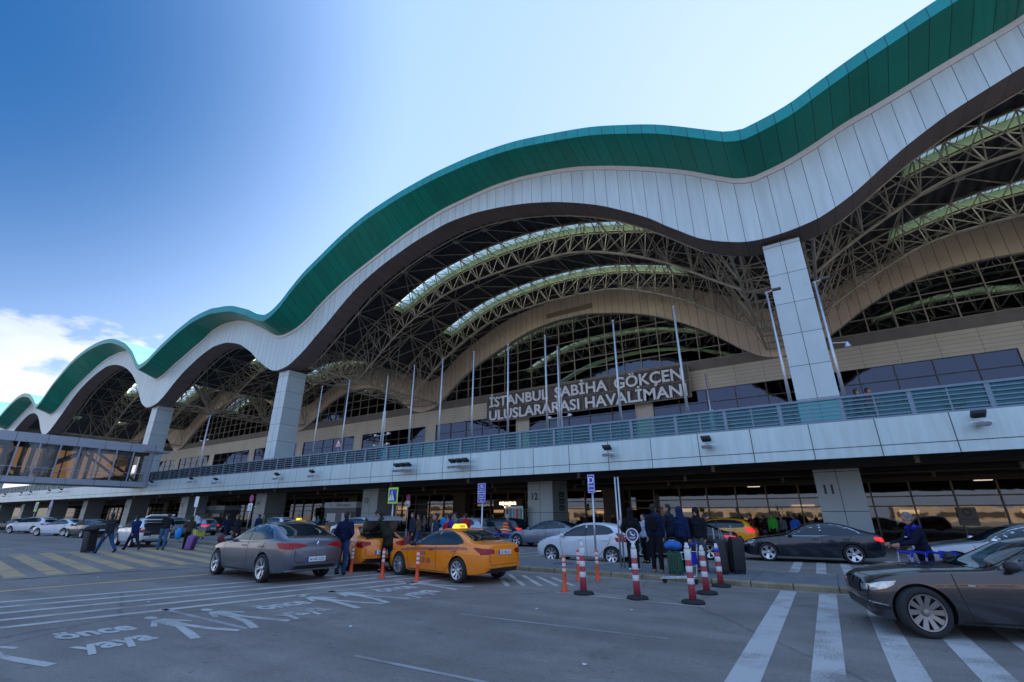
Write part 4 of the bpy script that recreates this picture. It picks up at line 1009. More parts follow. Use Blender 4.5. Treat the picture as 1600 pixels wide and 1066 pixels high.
# 3 taxi
loc, h = place((-8.95, 10.95), (-11.5, 11.35), 'sedan', 1)
tx, bv = make_car('sedan', 'yellow taxi sedan with roof sign and chequered side band in the foreground', 'taxi', loc, h, yellow, dict(name='taxi', rim=(9, 0, .12), handle=M['chrome'], mirror=M['black'], plate='34 TBE 16', tailrear=[(.44,.80),(.42,.90),(.80,.93),(.80,.76)], pz=.82), scale=.95)
def taxi_extras(t, bv, kind, sign=True, lettering=True, band=True):
    c = CARS[kind]; L = c['L']; X = lambda s: L/2-s
    if sign:
        zt = interp(c['top'], c['div']+.05)
        s_ = MB(); s_.lathe([(.30, 0), (.285, .03), (.23, .115), (.20, .125)], 4, Matrix.Translation((X(c['div']+.05), 0, zt-.006)) @ Matrix.Diagonal((.55, 1.1, 1, 1)) @ Matrix.Rotation(pi/4, 4, 'Z'))
        so_ = s_.build('roof_sign', mat('taxi_sign_yellow', (.85, .62, .02), .35, emit=(1, .7, .05), estr=.25), t)
        for sd in (-1, 1): text('roof_sign_lettering', 'TAKSİ', .085, M['number'], so_, frame((X(c['div']+.05)+sd*.115, .0, zt+.018), (0, sd, 0), (-.25*sd, 0, 1)), ext=.002, bold=.002)
    if band:
        mbk = MB()
        for sd in (-1, 1):
            s = 1.0
            while s < c['rw']+.35:
                for r_ in (0, 1):
                    s0 = s+(.045 if r_ else 0); z = interp(c['belt'], s0)-.075-r_*.04
                    q = []
                    for ss, zz in ((s0, z), (s0+.045, z), (s0+.045, z+.04), (s0, z+.04)):
                        h_ = bv.ray_cast(Vector((X(ss), 3*sd, zz)), Vector((0, -sd, 0))); q.append(h_[0]+Vector((0, sd*.005, .001)))
                    mbk.quad(*q)
                s += .09
        mbk.build('chequer_band', mat('chequer_purple', (.12, .06, .13), .4), t)
    if lettering:
        for sd in (1, -1):
            y = interp([(0, 0), (9, 0)], 0); h_ = bv.ray_cast(Vector((X(c['div']-.55), 3*sd, .52)), Vector((0, -sd, 0))); yy = abs(h_[0].y)+.006
            text('door_lettering', 'TCE 18', .19, mat('lettering_purple', (.10, .05, .10), .5), t, frame((X(c['div']-.55), sd*yy, .46), (-sd, 0, 0), (0, 0, 1)), ext=.001, bold=.004)
            h_ = bv.ray_cast(Vector((X(c['div']-.62), 3*sd, .72)), Vector((0, -sd, 0))); yy = abs(h_[0].y)+.012
            MB().box(-.14, .14, -.003, .003, -.05, .05).build('door_panel', mat('door_badge', (.30, .14, .10), .5), t, loc=(X(c['div']-.62), sd*yy, .72))
taxi_extras(tx, bv, 'sedan')
# 4 taxi with open boot
loc, h = place((-14.0, 11.35), (-16.4, 12.4), 'sedan', 1)
t2, bv = make_car('sedan', 'yellow taxi with its boot lid raised, half hidden behind the grey sedan', 'taxi', loc, h, yellow, dict(name='taxi', rim=(9, 0, .10), mirror=M['black'], plate='34 TDJ 52', tail=[(4.78,.74),(4.74,.90),(4.25,.96),(4.15,.93),(4.5,.78)]), scale=.98)
taxi_extras(t2, bv, 'sedan', sign=False, lettering=False)
def boot_lid(t, bv, L, s0, s1, w, m, ang, inner=None):
    """the lid as a thin curved panel hinged at s0, and the dark opening below it"""
    X = lambda s: L/2-s
    decal(bv, [(X(s0+.05), -w+.06), (X(s1-.02), -w+.06), (X(s1-.02), w-.06), (X(s0+.05), w-.06)], 'z', 1, 'boot_opening', M['gap'], t, .01, .12)
    mb = MB(); n = 8; k = 6; h0 = bv.ray_cast(Vector((X(s0), 0, 4)), Vector((0, 0, -1)))[0].z
    for lay in (0, -.045):
        for i in range(k+1):
            for j in range(n+1):
                s = s0+(s1-s0)*i/k; y = -w+2*w*j/n; h = bv.ray_cast(Vector((X(s), y*.97, 4)), Vector((0, 0, -1)))[0]
                mb.v.append((-(s-s0), y, h.z-h0+lay))
        for j in range(n+1): mb.v.append((-(s1-s0)-.03, -w+2*w*j/n, mb.v[-1][2]-.28 if j == 0 else mb.v[-1][2]))
    m_ = (n+1)*(k+2)
    for l in (0, 1):
        for i in range(k+1):
            for j in range(n):
                a = l*m_+i*(n+1)+j; f = (a, a+1, a+n+2, a+n+1); mb.f.append(f if l else tuple(reversed(f)))
    for i in range(k+1):
        for j in (0, n): a = i*(n+1)+j; mb.f.append((a, a+n+1, m_+a+n+1, m_+a))
    o = mb.build('boot_lid', m, t, True, loc=(X(s0), 0, h0+.03)); o.rotation_euler = (0, ang, 0); return o
boot_lid(t2, bv, 4.8, 4.05, 4.74, .62, mat('boot_lid_inner', (0.20, 0.20, 0.21), .5, noise=.2), R(62))
# 5 white hatchback
loc, h = place((-7.2, 17.9), (-9.6, 17.75), 'hatch', 1)
wh, bv = make_car('hatch', 'white five-door hatchback with steel-look wheel covers behind the traffic island', 'car', loc, h, white, dict(rim=(7, 0, .15), plate='34 VK 6107', mirror=white, tail=[(3.98,.80),(3.93,1.0),(3.62,1.12),(3.50,1.10),(3.68,.90)], hz=.07), scale=.98)
# 6 black sedan
loc, h = place((0.35, 23.0), (-2.35, 22.75), 'fastback', 1)
bk, bv = make_car('fastback', 'glossy black sedan with chrome window line driving in front of column 11', 'car', loc, h, navy, dict(rim=(5, 0, .22), surround=M['chrome'], plate='34 YP 2310', lit=True, tail=[(4.83,.78),(4.80,.93),(4.55,.97),(4.5,.93),(4.55,.84)]), scale=1.0)
# 7 silver car right
loc, h = place((5.6, 19.7), (3.0, 19.55), 'fastback', 1)
sr, bv = make_car('fastback', 'silver sedan behind the attendant at the right edge', 'car', loc, h, silver, dict(rim=(12, 0, .08), surround=M['chrome'], plate='34 GT 771', mirror=M['chrome']), scale=1.04)
# 8 dark SUV behind it
d8, bv = make_car('estate', 'dark blue estate car furthest right, beyond the silver sedan', 'car', (8.9, 24.0, 0), R(180), navy, dict(rim=(5, .16, .1), plate='34 KL 905', surround=M['chrome']), scale=1.06)
# 9 yellow minicab estate
loc, h = place((-4.65, 29.6), (-7.3, 29.6), 'estate', 1)
ye, bv = make_car('estate', 'yellow estate taxi with lit red tail lamps under the elevated road', 'taxi', loc, h, yellow2, dict(name='taxi', rim=(6, 0, .1), rimmat=M['black'], lit=True, plate='34 TEC 41', tailrear=[(.62,.85),(.62,1.1),(.84,1.1),(.84,.85)], tail=[(4.58,.86),(4.55,1.08),(4.36,1.10),(4.38,.88)]), scale=1.0)
# 10 black sedan behind the group
loc, h = place((-4.6, 22.0), (-7.3, 21.9), 'sedan', 1)
b10, bv = make_car('sedan', 'dark sedan parked behind the men waiting on the traffic island', 'car', loc, h, darkg, dict(rim=(5, .15, .1), plate='34 RD 338', lit=True), scale=1.0)
# 11 silver blue sedan by column 12
loc, h = place((-13.2, 25.3), (-15.9, 25.2), 'fastback', 1)
make_car('fastback', 'silver blue sedan parked just in front of column 12', 'car', loc, h, silverb, dict(rim=(5, .15, .1), plate='34 BN 614'))
# 12 silver hatch and dark SUV behind the foreground taxi
make_car('hatch', 'silver hatchback seen over the tail of the foreground taxi', 'car', (-19.4, 24.4, 0), R(176), silver, dict(rim=(7, 0, .12), plate='34 ZT 220'), scale=1.08)
make_car('estate', 'dark brown estate car between the silver hatchback and the silver blue sedan', 'car', (-19.8, 28.6, 0), R(180), darkg, dict(rim=(5, .15, .1), plate='34 MA 819', lit=True), scale=1.0)
# 13 middle distance
t, bv = make_car('sedan', 'yellow taxi with pale windscreen just beyond the bonnet of the grey sedan', 'taxi', (-30.6, 19.9, 0), R(214), yellow2, dict(name='taxi', plate='34 TFC 30', rim=(7, 0, .12))); taxi_extras(t, bv, 'sedan', True, False, False)
make_car('estate', 'white estate car beyond the yellow taxi in front of the kiosk', 'car', (-32.5, 26.8, 0), R(182), white, dict(rim=(5, .15, .1), plate='34 AS 431'))
make_car('estate', 'white van-like car left of the no stopping sign', 'car', (-44.5, 27.2, 0), R(182), white, dict(rim=(5, .15, .1), plate='34 CE 117'))
t, bv = make_car('estate', 'yellow and white taxi estate far off by column 15', 'taxi', (-66.0, 31.2, 0), R(190), yellow2, dict(name='taxi', plate='34 TAR 12')); taxi_extras(t, bv, 'estate', False, False, False)
make_car('hatch', 'blue grey hatchback behind the hurrying couple', 'car', (-49.5, 22.6, 0), R(196), silverb, dict(plate='34 HV 650', lit=True))
make_car('sedan', 'dark sedan near the yellow crate on the trolley', 'car', (-57, 27.3, 0), R(184), darkg, dict(plate='34 SU 772'))
# 14 white estate with open boot
loc, h = place((-34.3, 12.35), (-37.1, 12.6), 'estate', 1)
t, bv = make_car('estate', 'white estate car with its tailgate up and luggage being loaded', 'car', loc, h, white, dict(rim=(8, .1, .07), plate='34 DF 265', tail=[(4.58,.86),(4.5,1.05),(4.15,1.06),(4.2,.92)]))
lid = MB()
lid.prism([(-.60, 0), (.60, 0), (.66, .30), (.60, .95), (-.60, .95), (-.66, .30)], -.03, .03)
o = lid.build('tailgate', white, t, loc=(-1.85, 0, 1.55)); o.rotation_euler = (R(-8), 0, R(90))
o.rotation_euler = (R(12), 0, R(90))
MB().prism([(-.52, .06), (.52, .06), (.56, .30), (.50, .52), (-.50, .52)], -.04, .04).build('tailgate_window', M['carglass'], o)
decal(bv, [(-.58, .62), (.58, .62), (.55, 1.30), (-.55, 1.30)], 'x', -1, 'boot_opening', M['gap'], t, .01, .1)
make_car('estate', 'silver estate car just beyond the white car with the raised tailgate', 'car', (-44.5, 17.9, 0), R(183), silver, dict(plate='34 EU 404'), scale=1.02)
make_car('sedan', 'dark grey sedan passing behind the man with the face mask', 'car', (-53.0, 15.8, 0), R(182), darkg, dict(plate='34 LM 909'))
# 15 far left cars
make_car('sedan', 'white sedan seen from behind, right one of the cars at the far left', 'car', (-58.8, 15.6, 0), R(203), white, dict(plate='34 FK 513', rim=(10, 0, .09)))
make_car('estate', 'white estate car second from the left edge', 'car', (-69.5, 16.0, 0), R(205), white, dict(plate='34 PN 138'))
make_car('sedan', 'dark car with red tail lamps at the left edge', 'car', (-76.5, 16.4, 0), R(203), darkg, dict(plate='34 UZ 247', lit=True))
make_car('hatch', 'grey hatchback parked beyond the white sedan at far left', 'car', (-64.5, 24.4, 0), R(182), silverb, dict(plate='34 OR 356'))
# ================================================================ PEOPLE
def ell(mb, c, r, mtx=None, n=14, k=9):
    prof_ = [(max(.001, sin(pi*i/k)), -cos(pi*i/k)) for i in range(k+1)]
    m_ = Matrix.Translation(c) @ (mtx or Matrix()) @ Matrix.Diagonal((*r, 1)); mb.lathe(prof_, n, m_)
def limb(mb, a, ra, b, rb): mb.tube(a, b, ra, 12, rb); ell(mb, a, (ra,)*3, n=10, k=6); ell(mb, b, (rb,)*3, n=10, k=6)
def remesh(mb, name, vox, it=4):
    me = mb.mesh('tmp'); o = link('tmp', me)
    md = o.modifiers.new('r', 'REMESH'); md.mode = 'VOXEL'; md.voxel_size = vox; md.use_smooth_shade = True
    sm = o.modifiers.new('s', 'SMOOTH'); sm.factor = .5; sm.iterations = it
    out = bpy.data.meshes.new_from_object(o.evaluated_get(bpy.context.evaluated_depsgraph_get())); bpy.data.objects.remove(o); bpy.data.meshes.remove(me)
    out.name = name; out.shade_smooth(); return out
POSES = dict(
 stand=dict(lean=0, legs=[(3, -3, 6), (-4, -4, -5)], arms=[(4, 9, 12), (-2, 9, 14)]),
 pockets=dict(lean=0, legs=[(2, -4, 7), (-3, -3, -7)], arms=[(-14, 20, 48), (-14, 20, 48)]),
 chat=dict(lean=2, legs=[(5, -5, 5), (-5, -2, -7)], arms=[(18, 12, 75), (0, 10, 20)], hy=25),
 walk=dict(lean=6, legs=[(27, -6, 2), (-26, -18, -2)], arms=[(-24, 8, 18), (24, 8, 26)]),
 push=dict(lean=9, legs=[(25, -8, 2), (-24, -16, -2)], arms=[(38, 6, 30), (38, 6, 30)]),
 grip=dict(lean=10, legs=[(10, -10, 4), (-8, -6, -4)], arms=[(34, 5, 45), (34, 5, 45)], hp=22),
 bend=dict(lean=30, legs=[(10, -12, 6), (-8, -4, -6)], arms=[(48, 8, 30), (42, 8, 36)], hp=24),
 talk=dict(lean=0, legs=[(4, -4, 5), (-3, -3, -6)], arms=[(30, 14, 80), (26, 12, 85)], hy=-15),
)
_pc = {}
def pose_meshes(key, longc=False):
    if (key, longc) in _pc: return _pc[(key, longc)]
    p = POSES[key]; V = Vector
    hip = V((0, 0, .93)); ln = R(p['lean'])
    up = V((sin(ln), 0, cos(ln))); fw = V((cos(ln), 0, -sin(ln))); T = Matrix((fw, V((0, 1, 0)), up)).transposed().to_4x4()
    S = lambda z, x=0, y=0: hip+up*(z-.93)+fw*x+V((0, y, 0))
    J = {}
    low = 0
    for i, (th, kn, ab) in enumerate(p['legs']):
        sd = 1 if i == 0 else -1; a = R(th); b = R(th+kn); ya = R(abs(ab))*.35*sd
        h = hip+V((0, .095*sd, -.02)); k = h+V((sin(a)*.43, sin(ya)*.43, -cos(a)*.43)); an = k+V((sin(b)*.42, sin(ya)*.3, -cos(b)*.42))
        J['leg%d' % i] = (h, k, an); low = min(low, an.z-.08) if i else an.z-.08
    for i, (sh, ab, eb) in enumerate(p['arms']):
        sd = 1 if i == 0 else -1; a = R(sh); b = R(sh+eb); c_ = R(ab)*sd
        s_ = S(1.42, 0, .185*sd); el = s_+V((sin(a)*.29*cos(c_), sin(c_)*.29, -cos(a)*cos(c_)*.29)); wr = el+V((sin(b)*.25, sin(c_)*.06-.02*sd, -cos(b)*.25))
        if key == 'pockets': wr = S(1.02, .10, .16*sd)
        J['arm%d' % i] = (s_, el, wr)
    # --- skin
    b = MB()
    for i in (0, 1):
        h, k, an = J['leg%d' % i]; limb(b, h, .085, k, .055); limb(b, k, .055, an, .038)
        limb(b, an, .038, an+V((.12, 0, -.045)), .03)
        s_, el, wr = J['arm%d' % i]; limb(b, s_, .05, el, .04); limb(b, el, .04, wr, .026)
        d = (wr-el).normalized(); sd = 1 if i == 0 else -1
        side = V((0, 1, 0)).cross(d).normalized() if abs(d.y) < .9 else V((1, 0, 0)); pn = d.cross(side)
        pc = wr+d*.05; m_ = Matrix((side, pn, d)).transposed().to_4x4(); ell(b, pc, (.042, .017, .055), m_)
        for f, (off, ln_) in enumerate(((-.030, .062), (-.010, .072), (.010, .068), (.029, .052))):
            q0 = pc+d*.04+side*off; q1 = q0+d*ln_*.55-pn*.008*sd; q2 = q1+d*ln_*.4-pn*.028*sd; limb(b, q0, .0105, q1, .0095); limb(b, q1, .0095, q2, .008)
        t0 = pc-d*.01+side*.035; t1 = t0+d*.03+side*.03-pn*.01*sd; limb(b, t0, .0125, t1, .0105); limb(b, t1, .0105, t1+d*.028+side*.004, .009)
    for z, rx, ry in ((.95, .10, .155), (1.08, .09, .135), (1.22, .10, .155), (1.36, .10, .165), (1.43, .07, .15)): ell(b, S(z), (rx, ry, .10), T)
    limb(b, S(1.42), .062, S(1.53, .01), .055)
    hp = R(p.get('hp', 0)); hy = R(p.get('hy', 0)); HM = T @ Matrix.Rotation(hy, 4, 'Z') @ Matrix.Rotation(hp*.6, 4, 'Y')
    hc = S(1.645, .02); H = lambda x, y, z: hc+(HM @ V((x, y, z)))
    ell(b, H(-.005, 0, .025), (.097, .078, .105), HM); ell(b, H(.022, 0, -.045), (.072, .058, .072), HM); ell(b, H(.04, 0, -.088), (.038, .036, .026), HM)
    limb(b, H(.09, 0, .012), .009, H(.108, 0, -.030), .014); limb(b, H(.086, -.018, -.066), .009, H(.086, .018, -.066), .009)
    for sd in (-1, 1):
        ell(b, H(-.005, .08*sd, -.005), (.022, .010, .032), HM); ell(b, H(.070, .032*sd, .022), (.026, .026, .008), HM)
    body = remesh(b, 'body', .0098, 2)
    # eyes and brows as a small dark mesh
    e = MB()
    for sd in (-1, 1):
        ell(e, H(.090, .030*sd, .008), (.006, .012, .005), HM, 8, 5); limb(e, H(.094, .018*sd, .026), .0035, H(.088, .046*sd, .024), .003)
    eyes = e.mesh('eyes', None, True)
    # --- hair
    e = MB(); ell(e, H(-.022, 0, .048), (.098, .090, .098), HM); ell(e, H(-.055, 0, -.01), (.055, .080, .075), HM); hair = remesh(e, 'hair', .011, 3)
    e = MB(); ell(e, H(-.018, 0, .030), (.120, .112, .135), HM); limb(e, H(-.03, 0, -.05), .10, S(1.47, -.03), .10); hood = remesh(e, 'hood', .014, 3)
    e = MB(); ell(e, H(-.010, 0, .070), (.108, .098, .090), HM); ell(e, H(0, 0, .035), (.106, .092, .03), HM); beanie = remesh(e, 'beanie', .012, 2)
    # --- trousers
    b = MB()
    for i in (0, 1):
        h, k, an = J['leg%d' % i]; limb(b, h, .105, k, .075); limb(b, k, .075, an+V((0, 0, .0)), .062); limb(b, h+(k-h)*.5, .094, k, .076)
    ell(b, S(.97), (.125, .175, .13), T); tr = remesh(b, 'trousers', .016, 4)
    # --- jacket
    b = MB()
    for i in (0, 1):
        s_, el, wr = J['arm%d' % i]; limb(b, s_, .078, el, .062); limb(b, el, .064, wr-(wr-el)*.04, .046)
    zs = [(.98, .148, .20), (1.06, .145, .195), (1.18, .14, .19), (1.30, .145, .205), (1.40, .115, .195)]
    if longc: zs = [(.74, .15, .20), (.84, .15, .20)]+zs
    for z, rx, ry in zs: ell(b, (S(z) if z > .9 else hip+V((.02 if p['legs'][0][0] > 15 else 0, 0, z-.93))), (rx, ry, .12), T)
    limb(b, S(1.45, -.01), .085, S(1.52, 0), .072)
    jk = remesh(b, 'jacket', .017, 4)
    # --- shoes
    sh = []
    for i in (0, 1):
        b = MB(); h, k, an = J['leg%d' % i]; th, kn, ab = p['legs'][i]; g = an.z-.08-low
        pitch = -R(35) if (an.x < -.2) else (R(18) if an.x > .2 else 0)
        m_ = Matrix.Translation(an) @ Matrix.Rotation(-pitch if an.x < 0 else -pitch, 4, 'Y')
        ell(b, m_ @ V((-.01, 0, -.03)), (.055, .046, .05)); ell(b, m_ @ V((.08, 0, -.048)), (.105, .046, .034), Matrix.Rotation(-pitch, 4, 'Y')); ell(b, m_ @ V((.02, 0, -.055)), (.10, .044, .026), Matrix.Rotation(-pitch, 4, 'Y'))
        sh.append(remesh(b, 'shoe', .012, 2))
    meshes = dict(body=body, eyes=eyes, hair=hair, hood=hood, beanie=beanie, trousers=tr, jacket=jk, shoes=sh, low=low-.005, J=J, S=S, T=T)
    _pc[(key, longc)] = meshes; return meshes
_cl = {}
def clothm(c):
    if c not in _cl: _cl[c] = cloth('cloth_%d' % len(_cl), c)
    return _cl[c]
HAIR = mat('dark_hair', (0.012, 0.010, 0.009), 0.7, noise=.3, nscale=20); GREYHAIR = mat('grey_hair', (0.18, 0.17, 0.165), .8, noise=.3, nscale=20); FAIR = mat('light_brown_hair', (0.10, 0.06, 0.03), .7, noise=.3, nscale=20)
def person(label, px, py, face, pose='stand', jacket=(.03, .035, .06), trousers=(.02, .02, .025), shoes=(.02, .02, .02), head='hair', hairm=None, z=0.0, h=1.0, longc=False, group=None, extra=None):
    m = pose_meshes(pose, longc); t = thing('person', label, 'person', (px, py, z-m['low']*h), R(face), group); t.scale = (h, h, h)
    def part(name, me, mt):
        o = link(name, me, t)
        if not me.materials: me.materials.append(mt)
        o.material_slots[0].link = 'OBJECT'; o.material_slots[0].material = mt; return o
    part('body', m['body'], M['skin']); part('eyes', m['eyes'], M['number'])
    if head == 'hood': part('hair', m['hair'], hairm or HAIR); part('hood', m['hood'], clothm(jacket))
    elif head == 'beanie': part('beanie', m['beanie'], hairm or clothm((.3, .3, .3)))
    else: part('hair', m['hair'], hairm or HAIR)
    part('trousers', m['trousers'], clothm(trousers)); part('jacket', m['jacket'], clothm(jacket))
    for s in m['shoes']: part('shoe', s, clothm(shoes))
    if extra:
        S = m['S']; 
        for nm, args in extra.items():
            b = MB()
            if nm == 'backpack':
                ell(b, S(1.23, -.22), (.10, .15, .22), m['T']); ell(b, S(1.12, -.27), (.06, .12, .10), m['T'])
                for sd in (-1, 1): limb(b, S(1.40, -.12, .1*sd), .02, S(1.40, .12, .12*sd), .02); limb(b, S(1.40, .12, .12*sd), .02, S(1.15, .13, .13*sd), .018)
                o = link('backpack', remesh(b, 'backpack', .014, 3), t); o.data.materials.append(clothm(args))
            elif nm == 'vest':
                for z_, rx, ry in ((1.00, .158, .21), (1.12, .155, .205), (1.25, .155, .205), (1.36, .135, .20), (1.44, .09, .12)): ell(b, S(z_), (rx, ry, .11), m['T'])
                o = link('vest', remesh(b, 'vest', .016, 3), t); o.data.materials.append(mat('hi_vis', args, .7, noise=.1))
                sb = MB().box(-.168, .168, -.205, .205, -.02, .02); q = sb.build('vest_stripe', M['whitepost'], o, loc=tuple(S(1.1))); q.rotation_euler = (0, R(POSES[pose]['lean']), 0); q.scale = (.97, .99, 1)
            elif nm == 'shoulders':
                for sd in (-1, 1): ell(b, S(1.455, 0, .13*sd), (.10, .10, .055), m['T'])
                limb(b, S(1.50, .06), .03, S(1.30, .135), .022)
                o = link('shoulder_panel', remesh(b, 'shoulder_panel', .014, 3), t); o.data.materials.append(clothm(args))
                q = MB().box(-.004, .004, -.035, .035, -.05, .05).build('badge', M['sign_w'], t, loc=tuple(S(1.12, .155, .02)))
                q = MB().box(-.004, .004, -.05, .05, -.012, .012).build('badge', M['sign_w'], t, loc=tuple(S(1.30, .158, -.10)))
            elif nm == 'front':
                ell(b, S(1.22, .095), (.065, .085, .24), m['T']); o = link('sweater', remesh(b, 'sweater', .014, 3), t); o.data.materials.append(clothm(args))
            elif nm == 'mask':
                pass
    return t
ISL = 0.13
NB = (.010, .018, .045); BK = (.012, .012, .016)
G = 'travellers waiting on the traffic island'
person('person in black hooded jacket and white shoes, seen from behind left of the backpack wearer', -5.42, 15.3, 95, 'pockets', BK, (.015, .015, .02), (.75, .75, .78), 'hood', z=ISL, group=G, h=1.0)
gb = person('tall person in navy jacket with a black backpack and tan boots', -4.66, 15.25, 92, 'stand', NB, BK, (.42, .22, .07), 'hair', z=ISL, h=1.07, group=G, extra=dict(backpack=(.008, .008, .01)))
person('person in dark jacket facing left beside the backpack wearer', -4.52, 16.5, 170, 'chat', (.018, .025, .045), BK, (.4, .4, .42), 'hair', z=ISL, h=1.08, group=G)
person('person in bright navy hooded coat turned away beside the luggage trolley', -4.02, 15.85, 70, 'stand', (.012, .025, .075), BK, (.02, .02, .02), 'hood', z=ISL, h=1.02, group=G)
person('person in black hooded jacket and grey trousers facing the camera', -3.55, 16.0, 262, 'stand', (.014, .014, .02), (.10, .10, .11), (.05, .05, .05), 'hood', z=ISL, h=1.01, group=G)
person('person in white shirt leaning behind the hatchback near the group', -7.4, 19.6, 200, 'talk', (.5, .5, .55), (.05, .05, .07), (.4, .4, .4), 'hair', h=.97)
person('airport attendant in dark jumper with blue shoulders pushing a row of trolleys', 1.50, 13.75, 200, 'grip', (.012, .013, .03), BK, BK, 'hair', GREYHAIR, h=1.0, extra=dict(shoulders=(.008, .02, .38)))
person('man in navy jacket and jeans standing behind the tail of the grey sedan', -13.15, 10.45, 115, 'pockets', (.010, .014, .045), (.03, .06, .13), (.04, .03, .02), 'hair', h=1.02)
person('man in dark olive coat bending into the open boot of the taxi', -12.55, 11.75, 205, 'bend', (.028, .032, .022), BK, BK, 'hair', h=1.12, longc=True)
person('man in grey sweater and open jacket standing between the two taxis', -12.4, 13.9, 235, 'stand', (.03, .04, .07), BK, BK, 'hair', h=1.0, extra=dict(front=(.25, .27, .32)))
person('person in purple top carrying a big red backpack beyond the taxis', -12.0, 14.3, 60, 'pockets', (.06, .03, .25), (.04, .07, .14), BK, 'hair', h=1.0, extra=dict(backpack=(.45, .01, .03)))
person('worker in orange vest behind the taxi with the open boot', -18.1, 16.4, 120, 'stand', (.5, .06, .02), BK, BK, 'hair', h=1.0, extra=dict(vest=(.95, .13, .03)))
person('person in orange vest and grey beanie standing beside empty trolleys', -12.55, 18.75, 80, 'grip', (.05, .05, .08), (.04, .05, .1), BK, 'beanie', h=.98, extra=dict(vest=(.95, .22, .02)))
person('man with white face mask in grey jacket and jeans striding with a dark suitcase', -29.9, 9.75, 200, 'walk', (.035, .037, .045), (.03, .07, .16), BK, 'hair', h=1.06)
person('person in blue coat striding over the yellow crossing', -31.5, 11.4, 195, 'walk', (.012, .035, .13), (.02, .02, .03), BK, 'hair', h=1.0, longc=True)
person('person in black jacket and blue jeans at the raised tailgate', -30.3, 12.3, 150, 'bend', (.015, .015, .02), (.05, .11, .2), BK, 'hair', h=1.08)
person('person in camouflage jacket beside the raised tailgate', -29.8, 13.3, 170, 'talk', (.05, .055, .03), BK, BK, 'hood', h=.94)
person('hurrying person in dark coat and white trainers, left of the pair', -27.0, 13.9, 205, 'push', (.010, .02, .045), (.015, .018, .03), (.7, .75, .8), 'hair', h=1.03)
person('hurrying person carrying a maroon bag, right of the pair', -26.2, 14.0, 212, 'walk', (.02, .02, .03), (.03, .02, .02), (.5, .45, .4), 'hair', FAIR, h=1.03, longc=True)
person('person in dark blue coat behind the hurrying pair', -35.5, 20.4, 190, 'stand', (.02, .03, .09), BK, BK, 'hair', h=1.0)
person('person in white shirt leaning over a trolley near the blue bag', -40.5, 18.6, 200, 'bend', (.55, .56, .6), (.05, .07, .12), BK, 'hair', z=ISL, h=1.05)
CR = 'people by the terminal entrance'
crowd = [('person in brown jacket with dark cap beyond the grey sedan', 467, 30, 250, (.13, .06, .03)), ('person in dark coat near the white estate car', 443, 28, 200, (.02, .02, .05)),
 ('person in navy coat facing the kiosk', 507, 28, 60, (.02, .03, .06)), ('person in striped grey cardigan beyond the foreground taxi', 664, 31, 250, (.16, .12, .12)),
 ('person in camel coat above the bonnet of the foreground taxi', 677, 31, 290, (.16, .11, .07)), ('tall person in bright blue jacket behind the taxi roof sign', 694, 27, 80, (.02, .22, .55)),
 ('person in black coat just right of the bright blue jacket', 707, 34, 90, (.02, .02, .03)), ('person in dark green coat among the crowd', 716, 36, 250, (.02, .04, .03)),
 ('person with red scarf in the crowd by the pillar', 724, 30, 240, (.5, .02, .03)), ('person in black jacket in front of the brown pillar', 739, 33, 220, (.015, .015, .018)),
 ('person in dark coat left of the disabled parking sign', 748, 35, 100, (.03, .025, .03)), ('person in grey coat beneath the lit shop sign', 762, 38.6, 270, (.10, .10, .11)),
 ('person in pale shawl near the lit shop sign', 789, 38.6, 260, (.22, .2, .2)), ('person in green vest near column 11', 1205, 34, 250, (.06, .45, .05)),
 ('person in grey jacket next to the green vest', 1219, 34.4, 260, (.15, .15, .16)), ('person in blue and white jacket behind the black sedan', 1240, 30, 120, (.02, .07, .32)),
 ('person in maroon coat beyond the foreground taxi roof', 655, 29, 230, (.14, .02, .03)), ('person in pale grey hooded top behind the blue jacket', 700, 30, 260, (.26, .26, .28)), ('person in mustard jacket by the brown pillar', 731, 36, 240, (.35, .20, .03)),
 ('person in teal coat between the two signs', 771, 34, 250, (.02, .16, .16)), ('person in white coat far beyond the dark sedan', 1100, 36, 250, (.45, .45, .47)), ('person in burgundy jacket far beyond the yellow estate taxi', 1172, 36, 230, (.20, .02, .04)), ('person in sand coloured coat right of column 13', 600, 33, 260, (.30, .24, .16)), ('person in light blue jacket left of the kiosk', 498, 32, 250, (.10, .22, .40)), ('person in dark jacket left of the green vest', 1192, 34.8, 200, (.02, .02, .025)), ('person in black coat beyond the white hatchback', 915, 33, 250, (.02, .02, .025)), ('person with dark hair beyond the silver blue sedan', 958, 36, 250, (.03, .02, .02))]
def xat(px, Y):       # X on the ground line at depth Y seen at photograph column px (near the horizon)
    a = R(33)-math.atan((px-800)/769.0); return -Y*math.tan(a)
for lb, px, Y, f, c in crowd:
    person(lb, xat(px, Y), Y, f, random.choice(['stand', 'pockets', 'talk', 'chat']), c, random.choice([BK, (.04, .06, .12), (.05, .05, .05)]), BK, 'beanie' if 'cap' in lb else 'hood' if 'red scarf' in lb or 'shawl' in lb else 'hair', h=random.uniform(.95, 1.03), z=.15 if Y > 37.5 else 0, group=CR)
